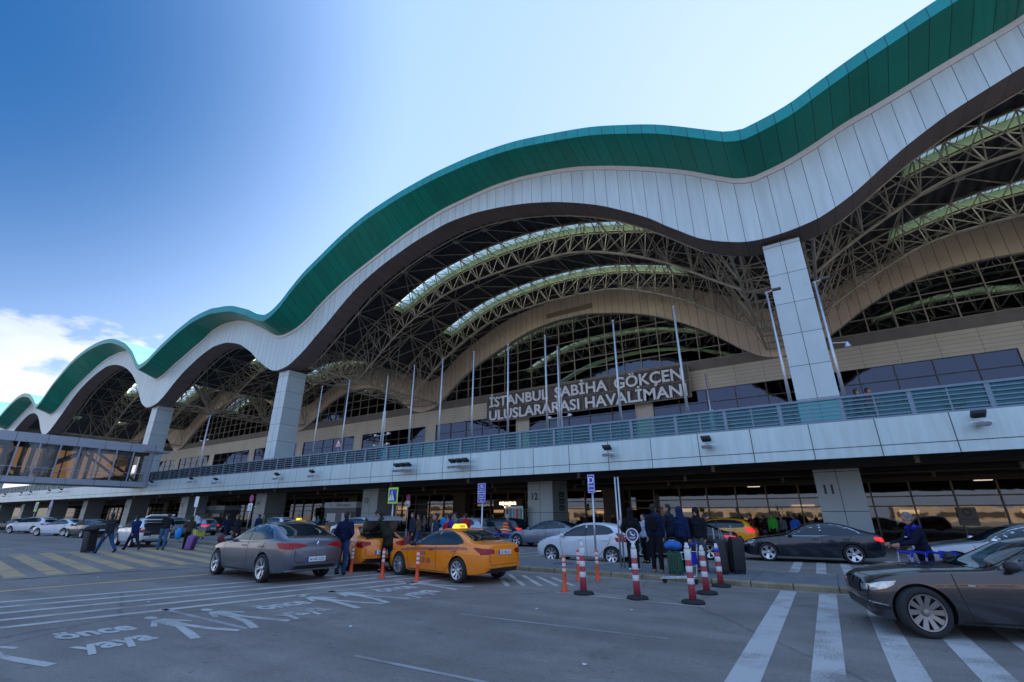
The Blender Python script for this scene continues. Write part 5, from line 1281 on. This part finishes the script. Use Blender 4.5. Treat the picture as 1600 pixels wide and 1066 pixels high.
for lb, px, Y, f, po, c in (('person in dark hooded coat just right of the big red backpack', 646, 17.5, 250, 'stand', (.03, .03, .05)), ('person in brown fleece behind the bonnet of the foreground taxi', 656, 20.5, 200, 'chat', (.12, .07, .04)),
        ('person in grey tracksuit top near the taxi roof sign', 712, 21.5, 240, 'talk', (.16, .17, .19)), ('person in red jacket left of the disabled parking sign pole', 728, 21.0, 160, 'stand', (.45, .03, .03)), ('person in pale blue shirt behind the waiting group', 1004, 19.3, 250, 'stand', (.35, .40, .48)),
        ('person in olive jacket beyond the roof of the grey sedan', 415, 21.5, 220, 'pockets', (.09, .09, .05)), ('person in cream coat right of the white estate car', 492, 22.0, 240, 'stand', (.40, .36, .28))):
    person(lb, xat(px, Y), Y, f, po, c, random.choice([BK, (.04, .06, .12)]), BK, 'hair', h=random.uniform(.96, 1.04))
for lb, px, c in (('person in black jacket walking along the upper deck beside column 11', 1327, (.015, .02, .04)), ('person in red jacket walking along the upper deck beside column 11', 1339, (.5, .015, .02))):
    X = xat(px, 30.2)*1.0
    person(lb, {1327: 2.25, 1339: 2.75}[px], 30.2, 5, 'walk', c, (.02, .02, .02), BK, 'hair', z=6.0, h=1.2)

# ================================================================ LUGGAGE AND TROLLEYS
def suitcase(label, x, y, rz, c, w=.30, d=.48, h=.68, z=0, lean=0, name='suitcase'):
    t = thing(name, label, 'suitcase', (x, y, z), R(rz)); t.rotation_euler = (0, R(lean), R(rz))
    m_ = mat('case_shell', c, .55, noise=.2, nscale=8, bump=.2)
    b = MB(); n = 10; prof_ = []
    for k in range(32):
        a = 2*pi*k/32; e = .35; prof_.append((w/2*abs(cos(a))**e*(1 if cos(a) > 0 else -1), d/2*abs(sin(a))**e*(1 if sin(a) > 0 else -1)))
    rings = [(.05, .90), (.065, .97), (.10, 1), (h-.05, 1), (h-.015, .97), (h, .90)]
    for zz, s in rings: b.v += [(px*s, py*s, zz) for px, py in prof_]
    for i in range(5):
        for j in range(32): b.f.append((i*32+j, i*32+(j+1) % 32, (i+1)*32+(j+1) % 32, (i+1)*32+j))
    b.f += [tuple(range(31, -1, -1)), tuple(5*32+j for j in range(32))]
    b.build('shell', m_, t, True)
    r_ = MB()
    for q in (-.3, -.1, .1, .3): r_.box(-w/2-.006, w/2+.006, q*d-.012, q*d+.012, .12, h-.1)
    r_.build('ribs', M['black'], t)
    hd = MB(); hd.tube((-w*.35, -.09, h-.02), (-w*.35, -.09, h+.30), .008); hd.tube((-w*.35, .09, h-.02), (-w*.35, .09, h+.30), .008); hd.tube((-w*.35, -.10, h+.30), (-w*.35, .10, h+.30), .014); hd.build('handle', M['galv'], t)
    for sx in (-1, 1):
        for sy in (-1, 1): wb_ = MB(); wb_.tube((sx*w*.36, sy*d*.38-.012, .028), (sx*w*.36, sy*d*.38+.012, .028), .027, 12); wb_.build('wheel', M['rubber'], t)
    return t
suitcase('tall black suitcase at the right end of the waiting group', -2.62, 16.25, 20, (.012, .012, .014), .36, .52, .98, ISL, 4)
suitcase('black suitcase standing in front of the grey trousers', -2.98, 15.95, 8, (.018, .016, .02), .34, .50, .92, ISL)
suitcase('dark suitcase with ribbed shell tucked behind the two tall cases', -2.95, 16.7, -10, (.03, .03, .035), .32, .46, .86, ISL)
suitcase('dark holdall case behind the backpack wearer', -4.45, 16.9, 10, (.02, .02, .022), .32, .46, .8, ISL)
suitcase('tall black suitcase wheeled by the man with the face mask', -31.3, 9.55, 20, (.012, .013, .016), .38, .5, .95, 0, -8)
suitcase('purple patterned suitcase beside the camouflage jacket', -28.95, 13.1, 30, (.20, .08, .30), .34, .42, .72, 0, 10)
suitcase('maroon suitcase beyond the bonnet of the foreground taxi', xat(640, 17.0), 17.0, 30, (.15, .02, .03), z=ISL)
def bag(label, x, y, z, c, r=(.28, .2, .17), rz=0, cat='bag', name='bag'):
    t = thing(name, label, cat, (x, y, z), R(rz)); b = MB(); ell(b, (0, 0, r[2]), r, n=18, k=10); ell(b, (r[0]*.4, 0, r[2]*.9), (r[0]*.6, r[1]*.9, r[2]*.9)); ell(b, (-r[0]*.45, 0, r[2]*.85), (r[0]*.55, r[1]*.95, r[2]*.8))
    o = link('pouch', remesh(b, 'pouch', .018, 3), t); o.data.materials.append(mat('bag_cloth', c, .75, noise=.3, nscale=9, bump=.6))
    hb = MB(); pts = [(r[0]*.5*cos(pi*i/8), 0, 2*r[2]-.03+.11*sin(pi*i/8)) for i in range(9)]; hb.path(pts, .010, 6); hb.build('strap', M['black'], t); return t
def trolley(label, x, y, rz, z=0, panel=(.01, .06, .55), group=None):
    t = thing('luggage_trolley', label, 'luggage trolley', (x, y, z), R(rz), group)
    b = MB()
    for s in (-.22, .22): b.tube((-.40, s, .20), (.45, s*.75, .13), .016); b.tube((-.40, s, .20), (-.50, s*1.15, 1.0), .017)
    for q in range(5): xx = -.36+q*.18; b.tube((xx, -.21, .19-q*.013), (xx, .21, .19-q*.013), .010)
    b.tube((.45, -.165, .13), (.45, .165, .13), .016); b.tube((-.43, -.24, .45), (-.43, .24, .45), .012); b.tube((-.46, -.25, .72), (-.46, .25, .72), .012)
    b.tube((-.47, -.25, .80), (-.20, -.24, .80), .010); b.tube((-.47, .25, .80), (-.20, .24, .80), .010); b.tube((-.20, -.24, .80), (-.20, .24, .80), .010)
    b.tube((-.20, -.2, .80), (-.22, -.2, .62), .008); b.tube((-.20, .2, .80), (-.22, .2, .62), .008); b.tube((-.22, -.22, .62), (-.22, .22, .62), .010)
    b.build('frame', M['galv'], t)
    hb = MB(); hb.tube((-.51, -.28, 1.01), (-.51, .28, 1.01), .024, 8); hb.tube((-.51, -.27, 1.01), (-.49, -.25, .93), .02); hb.tube((-.51, .27, 1.01), (-.49, .25, .93), .02); hb.build('handle', M['blueplastic'], t)
    pn = MB().box(-.475, -.455, -.20, .20, .50, .78); pn.build('advert_panel', mat('trolley_panel', panel, .4, noise=.3, nscale=6), t)
    for xx, yy in ((-.36, -.22), (-.36, .22), (.40, 0)):
        w = MB(); w.tube((xx, yy-.02, .068), (xx, yy+.02, .068), .065, 16); w.tube((xx, yy-.026, .068), (xx, yy+.026, .068), .03, 10)
        wo = w.build('wheel', M['rubber'], t); f = MB().tube((xx, yy, .07), (xx+.03, yy, .18), .014); f.build('fork', M['galv'], wo)
    return t
t_ = trolley('loaded luggage trolley in front of the waiting group', -3.75, 14.0, 175, 0, (.02, .02, .5))
bag('bright blue bag on top of the green case on the trolley', -4.05, 14.85, .78, (.02, .12, .42), (.26, .20, .13))
suitcase('dark green case standing on the island behind the loaded trolley', -4.1, 15.1, 80, (.01, .10, .05), .28, .40, .60, ISL)
for i in range(4):
    trolley(['foremost trolley in the nested row pushed by the attendant', 'second trolley from the front of the nested row', 'third trolley from the front of the nested row', 'rearmost trolley in the nested row, gripped by the attendant'][i], -.02+.24*i+.66, 13.0+.10*i, 200, 0, ((.45, .3, .4), (.05, .1, .5), (.4, .1, .15), (.01, .06, .5))[i], 'nested trolleys')
for i in range(2): trolley(['empty trolley facing the taxi beside the orange vest', 'empty trolley nearer column 12 beside the orange vest'][i], -11.9+.42*i, 17.2+.25*i, 100, .0, (.5, .5, .55), 'empty trolleys')
trolley('trolley with a yellow crate left of the hurrying pair', -38.2, 17.6, 190, ISL, (.3, .3, .3))
MB_ = MB(); MB_.box(-.35, .35, -.28, .28, 0, .05); 
for a in ((-.35, -.31, -.28, .28), (.31, .35, -.28, .28), (-.31, .31, -.28, -.24), (-.31, .31, .24, .28)): MB_.box(*a, .05, .42)
tag(MB_.build('crate', mat('crate_yellow', (.6, .5, .02), .5, noise=.1), None, loc=(-38.1, 17.6, ISL+.21)), 'yellow plastic crate riding on the trolley at left', 'crate')
bag('bright blue shoulder bag standing on the far kerb', -39.6, 17.0, ISL, (.01, .30, .75), (.22, .2, .40))
bag('black carry bag resting on the wheeled suitcase of the masked man', -31.45, 9.5, .95, (.012, .012, .015), (.42, .24, .14), 20)
bag('maroon bag beside the hurrying pair', -26.4, 13.45, .42, (.09, .015, .02), (.30, .16, .20), 20)
bag('black bag in the open boot of the taxi', -13.35, 11.65, .72, (.02, .025, .035), (.25, .3, .16), 30)

# ================================================================ SIGNS, POSTS, LAMPS
def flex_post(label, x, y, s=1.0):
    t = thing('flexible_post', label, 'bollard', (x, y, 0), 0, 'orange flexible posts'); t.scale = (s, s, s)
    MB().lathe([(.10, 0), (.10, .015), (.055, .05), (.045, .30), (.042, .74), (.03, .78), (.001, .785)], 18).build('post', M['orange'], t, True)
    for z in (.46, .57, .68): MB().lathe([(.0435, z-.035), (.0445, z-.03), (.0445, z+.03), (.0435, z+.035)], 18).build('reflective_band', M['whitepost'], t, True)
for lb, x, y in (('orange flexible post in front of the man behind the grey sedan', -13.15, 10.85), ('orange flexible post below the raised boot lid', -11.45, 10.6), ('orange flexible post in front of the door of the foreground taxi', -10.1, 10.65),
                 ('nearest orange post left of the striped posts', -5.78, 11.25), ('orange post just behind the first striped post', -6.32, 13.2), ('orange post near the kerb right of the first striped post', -5.9, 13.55)): flex_post(lb, x, y, 1.02)
def striped_post(label, x, y, h=1.16, sign=False, blue=False, tilt=0):
    t = thing('striped_post', label, 'bollard', (x, y, 0), 0, 'red and white striped posts'); t.rotation_euler = (0, R(tilt), 0)
    MB().lathe([(.235, 0), (.24, .02), (.22, .055), (.10, .075), (.001, .08)], 24).build('rubber_foot', M['rubber'], t, True)
    MB().lathe([(.078, .06), (.068, .4), (.062, h-.14), (.05, h-.11), (.048, h-.06), (.03, h-.04), (.03, h), (.001, h)], 20).build('post', M['redpost'], t, True)
    z = .36
    k = 0
    while z < h-.15:
        top_ = z+.115 if z+.23 < h-.15 else h-.125
        MB().lathe([(.073-.009*z, z), (.0755-.009*z, z+.004), (.0755-.009*top_, top_-.004), (.073-.009*top_, top_)], 20).build('white_band', M['sign_b'] if blue and k == 2 else M['whitepost'], t, True); z += .23; k += 1
    MB().lathe([(.052, h-.13), (.052, h-.06), (.034, h-.035), (.034, h+.004), (.001, h+.005)], 16).build('cap', M['whitepost'], t, True)
    if sign:
        s = link('round_sign', None, t)
        bpy.data.objects.remove(s)
        disc = MB(); disc.lathe([(.001, -.012), (.145, -.012), (.145, .012), (.001, .012)], 32, Matrix.Translation((0, 0, h+.17)) @ Matrix.Rotation(pi/2, 4, 'X'))
        d = disc.build('sign_disc', mat('sign_dark_blue', (.03, .05, .13), .4), t)
        rg = MB(); rg.lathe([(.128, -.016), (.145, -.016), (.145, .016), (.128, .016)], 32, Matrix.Translation((0, 0, h+.17)) @ Matrix.Rotation(pi/2, 4, 'X'), closed=True); rg.build('rim', M['letter'], d)
        fg = MB(); zc = h+.17
        def F(pts): fg.add([(px_, -.016, zc+pz) for px_, pz in pts], [tuple(range(len(pts)))])
        F([(-.05, .075), (-.035, .08), (.0, .03), (-.02, .02)]); F([(-.03, .035), (.055, -.005), (.05, -.025), (-.035, .01)]); F([(.035, .0), (.06, .03), (.07, .02), (.052, -.015)])
        F([(-.08, -.045), (.08, -.045), (.08, -.053), (-.08, -.053)]); F([(-.06, -.068), (.06, -.068), (.06, -.076), (-.06, -.076)])
        fg.build('emblem', M['letter'], d); MB().box(-.06, .06, -.01, .01, h-.0, h+.03).build('bracket', M['whitepost'], d)
striped_post('striped post nearest the orange posts, left end of the row', -5.21, 11.1, 1.13)
striped_post('striped post carrying a round dark blue sign with white rim', -3.94, 11.15, 1.13, True)
striped_post('tallest striped post in front of the suitcases and trolley', -2.78, 11.25, 1.16)
striped_post('striped post just right of the tallest one, closer to the kerb', -2.8, 12.7, 1.04)
striped_post('striped post with a blue band at the kerb below the black suitcases', -2.74, 14.15, 1.02, blue=True)
# flagpoles and camera masts along the deck edge
POLES = [-42.25, -37.9, -29.0, -25.65, -22.27, -18.88, -15.55, -10.16, -6.03]
for i, X in enumerate(POLES):
    t = thing('flagpole', 'bare white flagpole on the deck edge, number %s of the row counted from the left' % ['one', 'two', 'three', 'four', 'five', 'six', 'seven', 'eight', 'nine'][i], 'flagpole', (X, 28.5, 6.0), 0, 'bare flagpoles along the deck edge')
    MB().tube((0, 0, 0), (0, 0, 8.3), .085, 10, .045).build('pole', M['galv'], t, True); b = MB(); ell(b, (0, 0, 8.37), (.08, .08, .08)); b.build('finial', M['galv'], t, True); MB().tube((.09, 0, .3), (.055, 0, 8.2), .008, 4).build('halyard', M['galv'], t)
for lb, X, y in (('lamp mast with crossarms beside column 14 on the deck', -65.3, 28.5), ('tall mast with camera crossarms left of the third flagpole', -32.35, 28.5), ('mast with crossarms crossing the lettering of the name sign', -15.3, 30.0), ('slim lamp mast just left of the tall column 11', -.68, 28.5), ('lamp mast with loudspeaker just right of the tall column 11', 1.72, 28.5), ('mast with crossarms far right of the sign by the windows', -7.3, 44)):
    t = thing('lamp_mast', lb, 'lamp post', (X, y, 6.0), 0)
    MB().tube((0, 0, 0), (0, 0, 8.0), .10, 10, .055).build('pole', M['galv'], t, True)
    if 'slim' in lb or 'speaker' in lb: b = MB(); b.tube((-.1, 0, 7.95), (.5, -.1, 8.0), .03); b.build('arm', M['galv'], t); MB().box(.3, .75, -.18, .05, 7.96, 8.06).build('lamp_head', M['steel_d'], t)
    if 'cross' in lb:
        for z in (2.4, 4.6 if 'column 14' in lb else 1.5): MB().tube((-.9, 0, z), (.9, 0, z+.05), .03).build('crossarm', M['galv'], t); MB().box(-.95, -.7, -.12, .12, z+.02, z+.16).build('camera', M['galv'], t); MB().box(.7, .95, -.12, .12, z+.05, z+.19).build('camera', M['galv'], t)
        for s in (-.16, .16): MB().tube((s, 0, 0), (s, 0, 4.6), .03).build('conduit', M['galv'], t)
    if 'speaker' in lb: MB().tube((0, 0, 4.3), (.75, 0, 4.2), .03).build('bracket', M['galv'], t); MB().lathe([(.16, 0), (.06, .28)], 12, Matrix.Translation((.7, 0, 3.95))).build('horn_speaker', M['galv'], t)
# floodlights on the deck edge
def flood(label, X, z, n=1):
    t = thing('floodlight', label, 'floodlight', (X, 27.7, z), 0, 'floodlights on the deck edge')
    MB().box(-.30*n-.05, .30*n+.05, -.5, -.42, -.05, .03).build('crossbar', M['galv'], t); MB().box(-.05, .05, -.5, -.002, -.04, .02).build('bracket', M['galv'], t); MB().box(-.14, .14, -.03, -.002, -.16, .14).build('wall_plate', M['galv'], t)
    for i in range(n):
        x0 = (i-(n-1)/2)*.62
        for up, dz in ((1, .22), (0, -.2)):
            m_ = Matrix.Translation((x0-.02, -.62, dz)) @ Matrix.Rotation(R(-28 if up else 14), 4, 'X')
            h = MB().lathe([(.25, .0), (.33, .05), (.36, .16), (.36, .17)], 4, m_ @ Matrix.Diagonal((1, .8, 1, 1)) @ Matrix.Rotation(pi/4, 4, 'Z'))
            ho = h.build('lamp_head', M['black'] if up else M['galv'], t)
            if not up:
                MB().box(-.2, .2, -.16, .16, -.012, -.004, m_).build('lens', M['sign_w'], ho)
flood('floodlight furthest right on the deck edge', 6.1, 5.45); flood('floodlight on the deck edge above the waiting group', -4.95, 5.33); flood('floodlight on the deck edge right of column 12', -10.7, 5.28)
flood('triple floodlight above and right of the pedestrian sign', -22.3, 5.2, 3); flood('triple floodlight on the deck edge above column 13', -28.1, 5.2, 3)
for i, (X, lb) in enumerate([(-39.85, 'floodlight between columns 12 and 14 right of the no stopping sign'), (-45.5, 'floodlight on the deck edge above the no stopping sign'), (-57.4, 'floodlight on the deck edge left of column 14'), (-63.3, 'floodlight second left of column 14'), (-74.0, 'floodlight nearest the footbridge on its right'),
        (-108.8, 'floodlight nearest the footbridge on its left'), (-115, 'floodlight second left beyond the footbridge'), (-125.7, 'floodlight third left beyond the footbridge'), (-131.8, 'floodlight fourth left beyond the footbridge'), (-143.2, 'floodlight fifth left beyond the footbridge'), (-147.9, 'floodlight at the left edge beyond the footbridge')]): flood(lb, X, 5.25+(.3 if X < -60 else 0))
# road signs
def sign_post(label, x, y, h, cat='road sign', z=0, r=.035, name='road_sign'):
    t = thing(name, label, cat, (x, y, z)); MB().tube((0, 0, 0), (0, 0, h), r, 10).build('pole', M['galv'], t, True); return t
FS = lambda o: frame(o, (1, 0, 0), (0, 0, 1))
t = sign_post('yellow green framed pedestrian crossing sign beyond the two taxis', -17.5, 16.5, 2.35)
MB().box(-.32, .32, -.02, 0, 2.25, 2.98).build('sign_board', M['sign_g'], t, loc=(0, -.04, 0)); bb = MB().box(-.25, .25, -.006, 0, 2.33, 2.90).build('blue_panel', M['sign_b'], t, loc=(0, -.062, 0))
MB().add([(-.2, -.07, 2.38), (.2, -.07, 2.38), (0, -.07, 2.84)], [(0, 1, 2)]).build('white_triangle', M['sign_w'], bb, loc=(0, .062-.062, 0))
def ped(mb, s, ox, oz, y):
    def P(pts): mb.add([(ox+a*s, y, oz+b*s) for a, b in pts], [tuple(range(len(pts)))])
    P([(.0+.09*cos(k*pi/5), 1.62+.1*sin(k*pi/5)) for k in range(10)]); P([(-.12, 1.48), (.12, 1.48), (.12, .85), (-.10, .85)]); P([(-.10, .86), (.02, .86), (-.2, .0), (-.34, .0)]); P([(0, .86), (.12, .86), (.36, .02), (.22, .0)]); P([(.1, 1.46), (.14, 1.35), (.38, 1.02), (.32, .97)]); P([(-.1, 1.46), (-.12, 1.3), (-.36, 1.05), (-.36, 1.14)])
b = MB(); ped(b, .20, 0, 2.42, -.076); b.box(-.14, .14, -.0765, -.0755, 2.385, 2.40); b.build('pictogram', M['number'], bb)
def textsign(t, w, h, z, m, rows, y=-.05, border=True):
    p = MB().box(-w/2, w/2, -.02, 0, z, z+h).build('sign_board', m, t, loc=(0, y, 0))
    if border:
        e = MB()
        for a in ((-w/2+.02, w/2-.02, z+.02, z+.035), (-w/2+.02, w/2-.02, z+h-.035, z+h-.02)): e.box(a[0], a[1], -.024, -.0201, a[2], a[3])
        for a in (-w/2+.02, w/2-.035): e.box(a, a+.015, -.024, -.0201, z+.036, z+h-.036)
        e.build('border', M['sign_w'], p)
    for tx_, sz, zz, mm in rows: text('lettering', tx_, sz, mm, p, FS((0, -.0225, z+zz)), ext=.001, bold=.002)
    return p
t = sign_post('blue disabled parking sign on a pole between columns 12 and 13', -12.2, 16.5, 2.4)
p = textsign(t, .42, .78, 2.22, M['sign_b'], [('ENGELLİ YOLCU', .050, .43, M['sign_w']), ('İNDİRME BİNDİRME', .038, .35, M['sign_w']), ('DISABLED', .06, .24, M['sign_w']), ('PASSENGERS', .05, .15, M['sign_w']), ('ONLY', .05, .06, M['sign_w'])])
b = MB(); b.lathe([(.085, -.002), (.105, -.002), (.105, .002), (.085, .002)], 20, Matrix.Translation((.0, -.024, 2.22+.60)) @ Matrix.Rotation(pi/2, 4, 'X'), closed=True); b.box(-.03, .0, -.026, -.022, 2.83, 2.94); b.box(-.03, .09, -.026, -.022, 2.82, 2.845); b.box(.07, .10, -.026, -.022, 2.76, 2.84); b.build('wheelchair_symbol', M['sign_w'], p)
t = sign_post('blue D parking zone sign on a pole left of the waiting group', -6.72, 15.4, 2.5, z=ISL)
textsign(t, .27, .62, 2.30, M['sign_b'], [('D', .30, .32, M['sign_w']), ('PARK', .08, .20, M['sign_w']), ('ZONE', .06, .08, M['sign_w'])])
t = sign_post('bare twin steel pole standing on the island left of the waiting group', -6.15, 16.1, 2.85, 'pole', ISL, .03, 'pole'); MB().tube((.11, 0, 0), (.11, 0, 2.85), .03, 10).build('second_pole', M['galv'], t, True)
def nostop(label, x, y, h, z=0, s=1.0):
    t = sign_post(label, x, y, h-.3, z=z)
    d = MB().lathe([(.001, -.01), (.32*s, -.01), (.32*s, .01), (.001, .01)], 28, Matrix.Translation((0, -.05, h-.3)) @ Matrix.Rotation(pi/2, 4, 'X')).build('sign_disc', M['sign_b'], t)
    MB().lathe([(.25*s, -.014), (.32*s, -.014), (.32*s, .014), (.25*s, .014)], 28, Matrix.Translation((0, -.05, h-.3)) @ Matrix.Rotation(pi/2, 4, 'X'), closed=True).build('red_rim', M['sign_r'], d)
    for a in (45, -45): o = MB().box(-.26*s, .26*s, -.013, -.0105, -.035, .035).build('red_bar', M['sign_r'], d, loc=(0, -.05+(.0005 if a > 0 else 0), h-.3)); o.rotation_euler = (0, R(a), 0)
    p = MB().box(-.34*s, .34*s, -.02, 0, h-1.35*s, h-.72*s).build('notice_board', M['sign_w'], t, loc=(0, -.04, 0))
    b = MB(); b.box(-.2, .15, -.025, -.021, h-.98, h-.93); b.box(-.12, .06, -.025, -.021, h-.93, h-.88); b.tube((-.1, -.024, h-.98), (-.1, -.021, h-.98), .035, 8); b.tube((.1, -.024, h-.98), (.1, -.021, h-.98), .035, 8); b.build('pictogram', M['number'], p)
    for i, tx_ in enumerate(('ARAÇ ÇEKİLİR', 'TOW AWAY ZONE')): text('lettering', tx_, .075, M['number'], p, FS((0, -.0225, h-1.12*s-.12*i)), ext=.001)
nostop('round no stopping sign with a white notice in front of column 14', -43.5, 24.0, 3.45)
nostop('small no stopping sign beside column 13', -31.0, 31.0, 3.5, 0, .8)
t = sign_post('blank white rectangular sign on a slanting pole at left', -42.8, 19.2, 2.6, z=0); MB().box(-.28, .28, -.02, 0, 2.35, 3.15).build('sign_board', M['sign_w'], t, loc=(0, -.04, 0))
t = sign_post('yellow framed pedestrian sign far left below the footbridge', -105.4, 24.0, 2.6); MB().box(-.75, .75, -.02, 0, 2.3, 3.7).build('sign_board', M['sign_g'], t, loc=(0, -.04, 0)); b2 = MB().box(-.55, .55, -.006, 0, 2.5, 3.5).build('blue_panel', M['sign_b'], t, loc=(0, -.066, 0)); b = MB(); ped(b, .5, 0, 2.6, -.08); b.build('pictogram', M['sign_w'], b2)
t = sign_post('round blue sign far left below the footbridge', -98.5, 24.0, 3.0); MB().lathe([(.001, -.01), (.6, -.01), (.6, .01), (.001, .01)], 24, Matrix.Translation((0, -.05, 3.3)) @ Matrix.Rotation(pi/2, 4, 'X')).build('sign_disc', M['sign_b'], t)
t = sign_post('red bordered warning triangle on the upper deck', -41.0, 30.5, 2.2, z=6.0)
b = MB(); b.add([(-.5, -.06, 2.25), (.5, -.06, 2.25), (0, -.06, 3.12)], [(0, 1, 2)]); tr_ = b.build('red_triangle', M['sign_r'], t); MB().add([(-.34, -.065, 2.34), (.34, -.065, 2.34), (0, -.065, 2.94)], [(0, 1, 2)]).build('white_triangle', M['sign_w'], tr_); MB().box(-.12, .12, -.072, -.067, 2.42, 2.58).build('pictogram', M['number'], tr_)
# green direction panels on column 12
for i in range(3):
    t = tag(MB().box(0, .012, -.45, .45, 0, .42).build('direction_panel', mat('panel_green', (.01, .10, .05), .4), None, loc=(-21.14+2.352, 36.6, 3.15-.52*i)), ['topmost green direction panel on the side of column 12', 'middle green direction panel on the side of column 12', 'lowest green direction panel on the side of column 12'][i], 'sign', 'green panels on column 12')
    text('lettering', ['Çıkış', 'Taksi', 'Metro'][i], .24, M['sign_w'], t, frame((.0135, 0, .1), (0, 1, 0), (0, 0, 1)), ext=.001)
# the name sign
SG = thing('name_sign', 'large airport name sign with white letters on a dark mesh frame above the entrance', 'sign', (0, 64.3, 0))
x0, x1 = -46.9, -12.75
MB().box(x0, x1, .02, .10, 16.75, 21.35).build('backing_mesh', M['signframe'], SG)
fr = MB()
for z in (16.75, 19.05, 21.35): fr.box(x0, x1, -.12, .0, z-.06, z+.06)
n = 15
for i in range(n+1):
    X = x0+(x1-x0)*i/n; fr.box(X-.05, X+.05, -.10, .01, 16.75, 21.35)
    if i < n: s = (x1-x0)/n; a, b = ((X, -.03, 16.8), (X+s, -.03, 21.3)) if i % 2 else ((X, -.03, 21.3), (X+s, -.03, 16.8)); fr.tube(a, b, .04, 5)
fr.build('frame', mat('sign_frame_metal', (.24, .20, .18), .5, noise=.2), SG)
def fit_text(tx_, xa_, xb_, z, size):
    me = text_mesh('letters', tx_, size, ext=.12, bold=.045, align='LEFT').copy(); xs = [v.co.x for v in me.vertices]; k = (xb_-xa_)/(max(xs)-min(xs))
    me.transform(Matrix.Translation((-min(xs), 0, 0))); me.transform(Matrix.Scale(k, 4, (1, 0, 0))); me.transform(frame((xa_, -.30, z), (1, 0, 0), (0, 0, 1)))
    me.materials.clear(); me.materials.append(M['letter']); link('letters', me, SG)
fit_text('İSTANBUL', -46.2, -34.6, 19.25, 2.35); fit_text('SABİHA', -33.4, -24.5, 19.25, 2.35); fit_text('GÖKÇEN', -23.4, -13.5, 19.25, 2.35)
fit_text('ULUSLARARASI', -46.2, -29.2, 16.95, 2.35); fit_text('HAVALİMANI', -28.2, -13.2, 16.95, 2.35)
# long brown panel on the arch wall
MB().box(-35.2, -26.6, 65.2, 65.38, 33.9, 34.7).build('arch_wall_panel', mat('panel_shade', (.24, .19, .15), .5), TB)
# kiosks
def kiosk(label, x, y, w, ttl, sub, d=2.2):
    t = thing('ticket_kiosk', label, 'kiosk', (x, y, .0)); g_ = mat('kiosk_grey', (.20, .21, .25), .5, noise=.1)
    MB().box(0, w, 0, d, 0, 2.5).build('cabin', g_, t); f_ = MB().box(-.05, w+.05, -.08, d, 2.5, 3.1).build('fascia', mat('kiosk_fascia', (.62, .70, .72), .4), t)
    text('lettering', ttl, .42, mat('kiosk_teal', (.02, .16, .16), .5), f_, FS((w*.62, -.085, 2.65)), ext=.002, bold=.01); text('lettering', sub, .20, M['number'], f_, FS((w*.2, -.085, 2.72)), ext=.002)
    for a in (.10, .58): pb = MB().box(w*a, w*(a+.28), -.03, -.002, 1.05, 1.95).build('poster', M['sign_w'], t)
    MB().box(w*.83, w*.97, -.02, -.002, 0, 2.1).build('door', M['steel_d'], t); return t
kiosk('grey ticket kiosk with a pale fascia left of column 13', -48.0, 35.0, 5.3, 'SAW otopark', 'Havaş', 2.0)
kiosk('grey kiosk with a blue half far off between columns 14 and 15', -84.0, 38.3, 7.5, 'otobüs', 'taksi', 2.5)
t = thing('information_board', 'coloured route information board beside column 12', 'sign board', (-22.9, 34.2, 0))
MB().box(0, 1.75, 0, .08, .6, 2.45).build('board', M['sign_w'], t)
for i, c in enumerate(((.45, .08, .12), (.06, .35, .38), (.40, .38, .5), (.5, .12, .12), (.1, .4, .3))): MB().box(.08+.33*i, .36+.33*i, -.004, -.001, .75, 2.25).build('coloured_panel', mat('panel_%d' % i, c, .5, noise=.3, nscale=9), t)
for s in (.1, 1.65): MB().box(s-.04, s+.04, .0, .08, 0, .6).build('leg', M['galv'], t)
t = thing('lit_shop_sign', 'warm glowing shop sign on a grey panel right of the disabled parking sign', 'sign', (-34.8, 49.4, 0)); bb = MB().box(0, 4.2, 0, .1, 2.45, 3.5).build('backboard', M['pillar'], t); text('lettering', 'DIŞ HATLAR', .42, M['lamp_warm'], bb, FS((2.1, -.01, 2.95)), ext=.01, bold=.01); text('lettering', 'GELİŞ', .34, M['lamp_warm'], bb, FS((2.1, -.01, 2.55)), ext=.01, bold=.005)
t = thing('notice', 'white no smoking notice on the ground floor glass right of column 11', 'notice', (8.05, 49.8, 0)); nb = MB().box(0, 1.1, 0, .02, 1.0, 2.3).build('board', mat('notice_grey', (.4, .38, .36), .5), t)
MB().lathe([(.20, -.005), (.26, -.005), (.26, .005), (.20, .005)], 20, Matrix.Translation((.55, -.006, 1.95)) @ Matrix.Rotation(pi/2, 4, 'X'), closed=True).build('ring', M['number'], nb); text('lettering', 'SİGARA İÇİLMEZ', .13, M['number'], nb, FS((.55, -.004, 1.4)), ext=.001)
# planters on the deck
for i, X in enumerate((-52.0, -25.4, -13.2, -4.0, 5.9, -38.4)):
    t = thing('planter', ['green planter on the upper deck left of the second flagpole', 'green planter seen through the railing near the fourth flagpole', 'green planter seen through the railing left of the eighth flagpole', 'green planter seen through the railing left of column 11', 'green planter seen through the railing right of column 11', 'green planter seen through the railing near the second flagpole'][i], 'planter', (X, 29.4, 6.0), 0, 'green planters on the deck')
    MB().lathe([(.28, 0), (.42, .62), (.45, .66), (.40, .66), (.38, .60), (.001, .58)], 20).build('tub', mat('planter_green', (.01, .18, .10), .5), t, True)
    b = MB()
    for k in range(120):
        a = random.random()*6.28; r_ = random.random()*.42; z = .62+random.random()*.45*(1-r_); s = .05; q = Vector((r_*cos(a), r_*sin(a), z)); u = Vector((random.uniform(-1, 1), random.uniform(-1, 1), random.uniform(-.5, 1))).normalized()*s; w_ = u.orthogonal().normalized()*s*.6
        b.add([q-u, q+w_, q+u, q-w_], [(0, 1, 2, 3)])
    b.build('leaves', mat('leaf', (.03, .07, .02), .7, noise=.3), t)
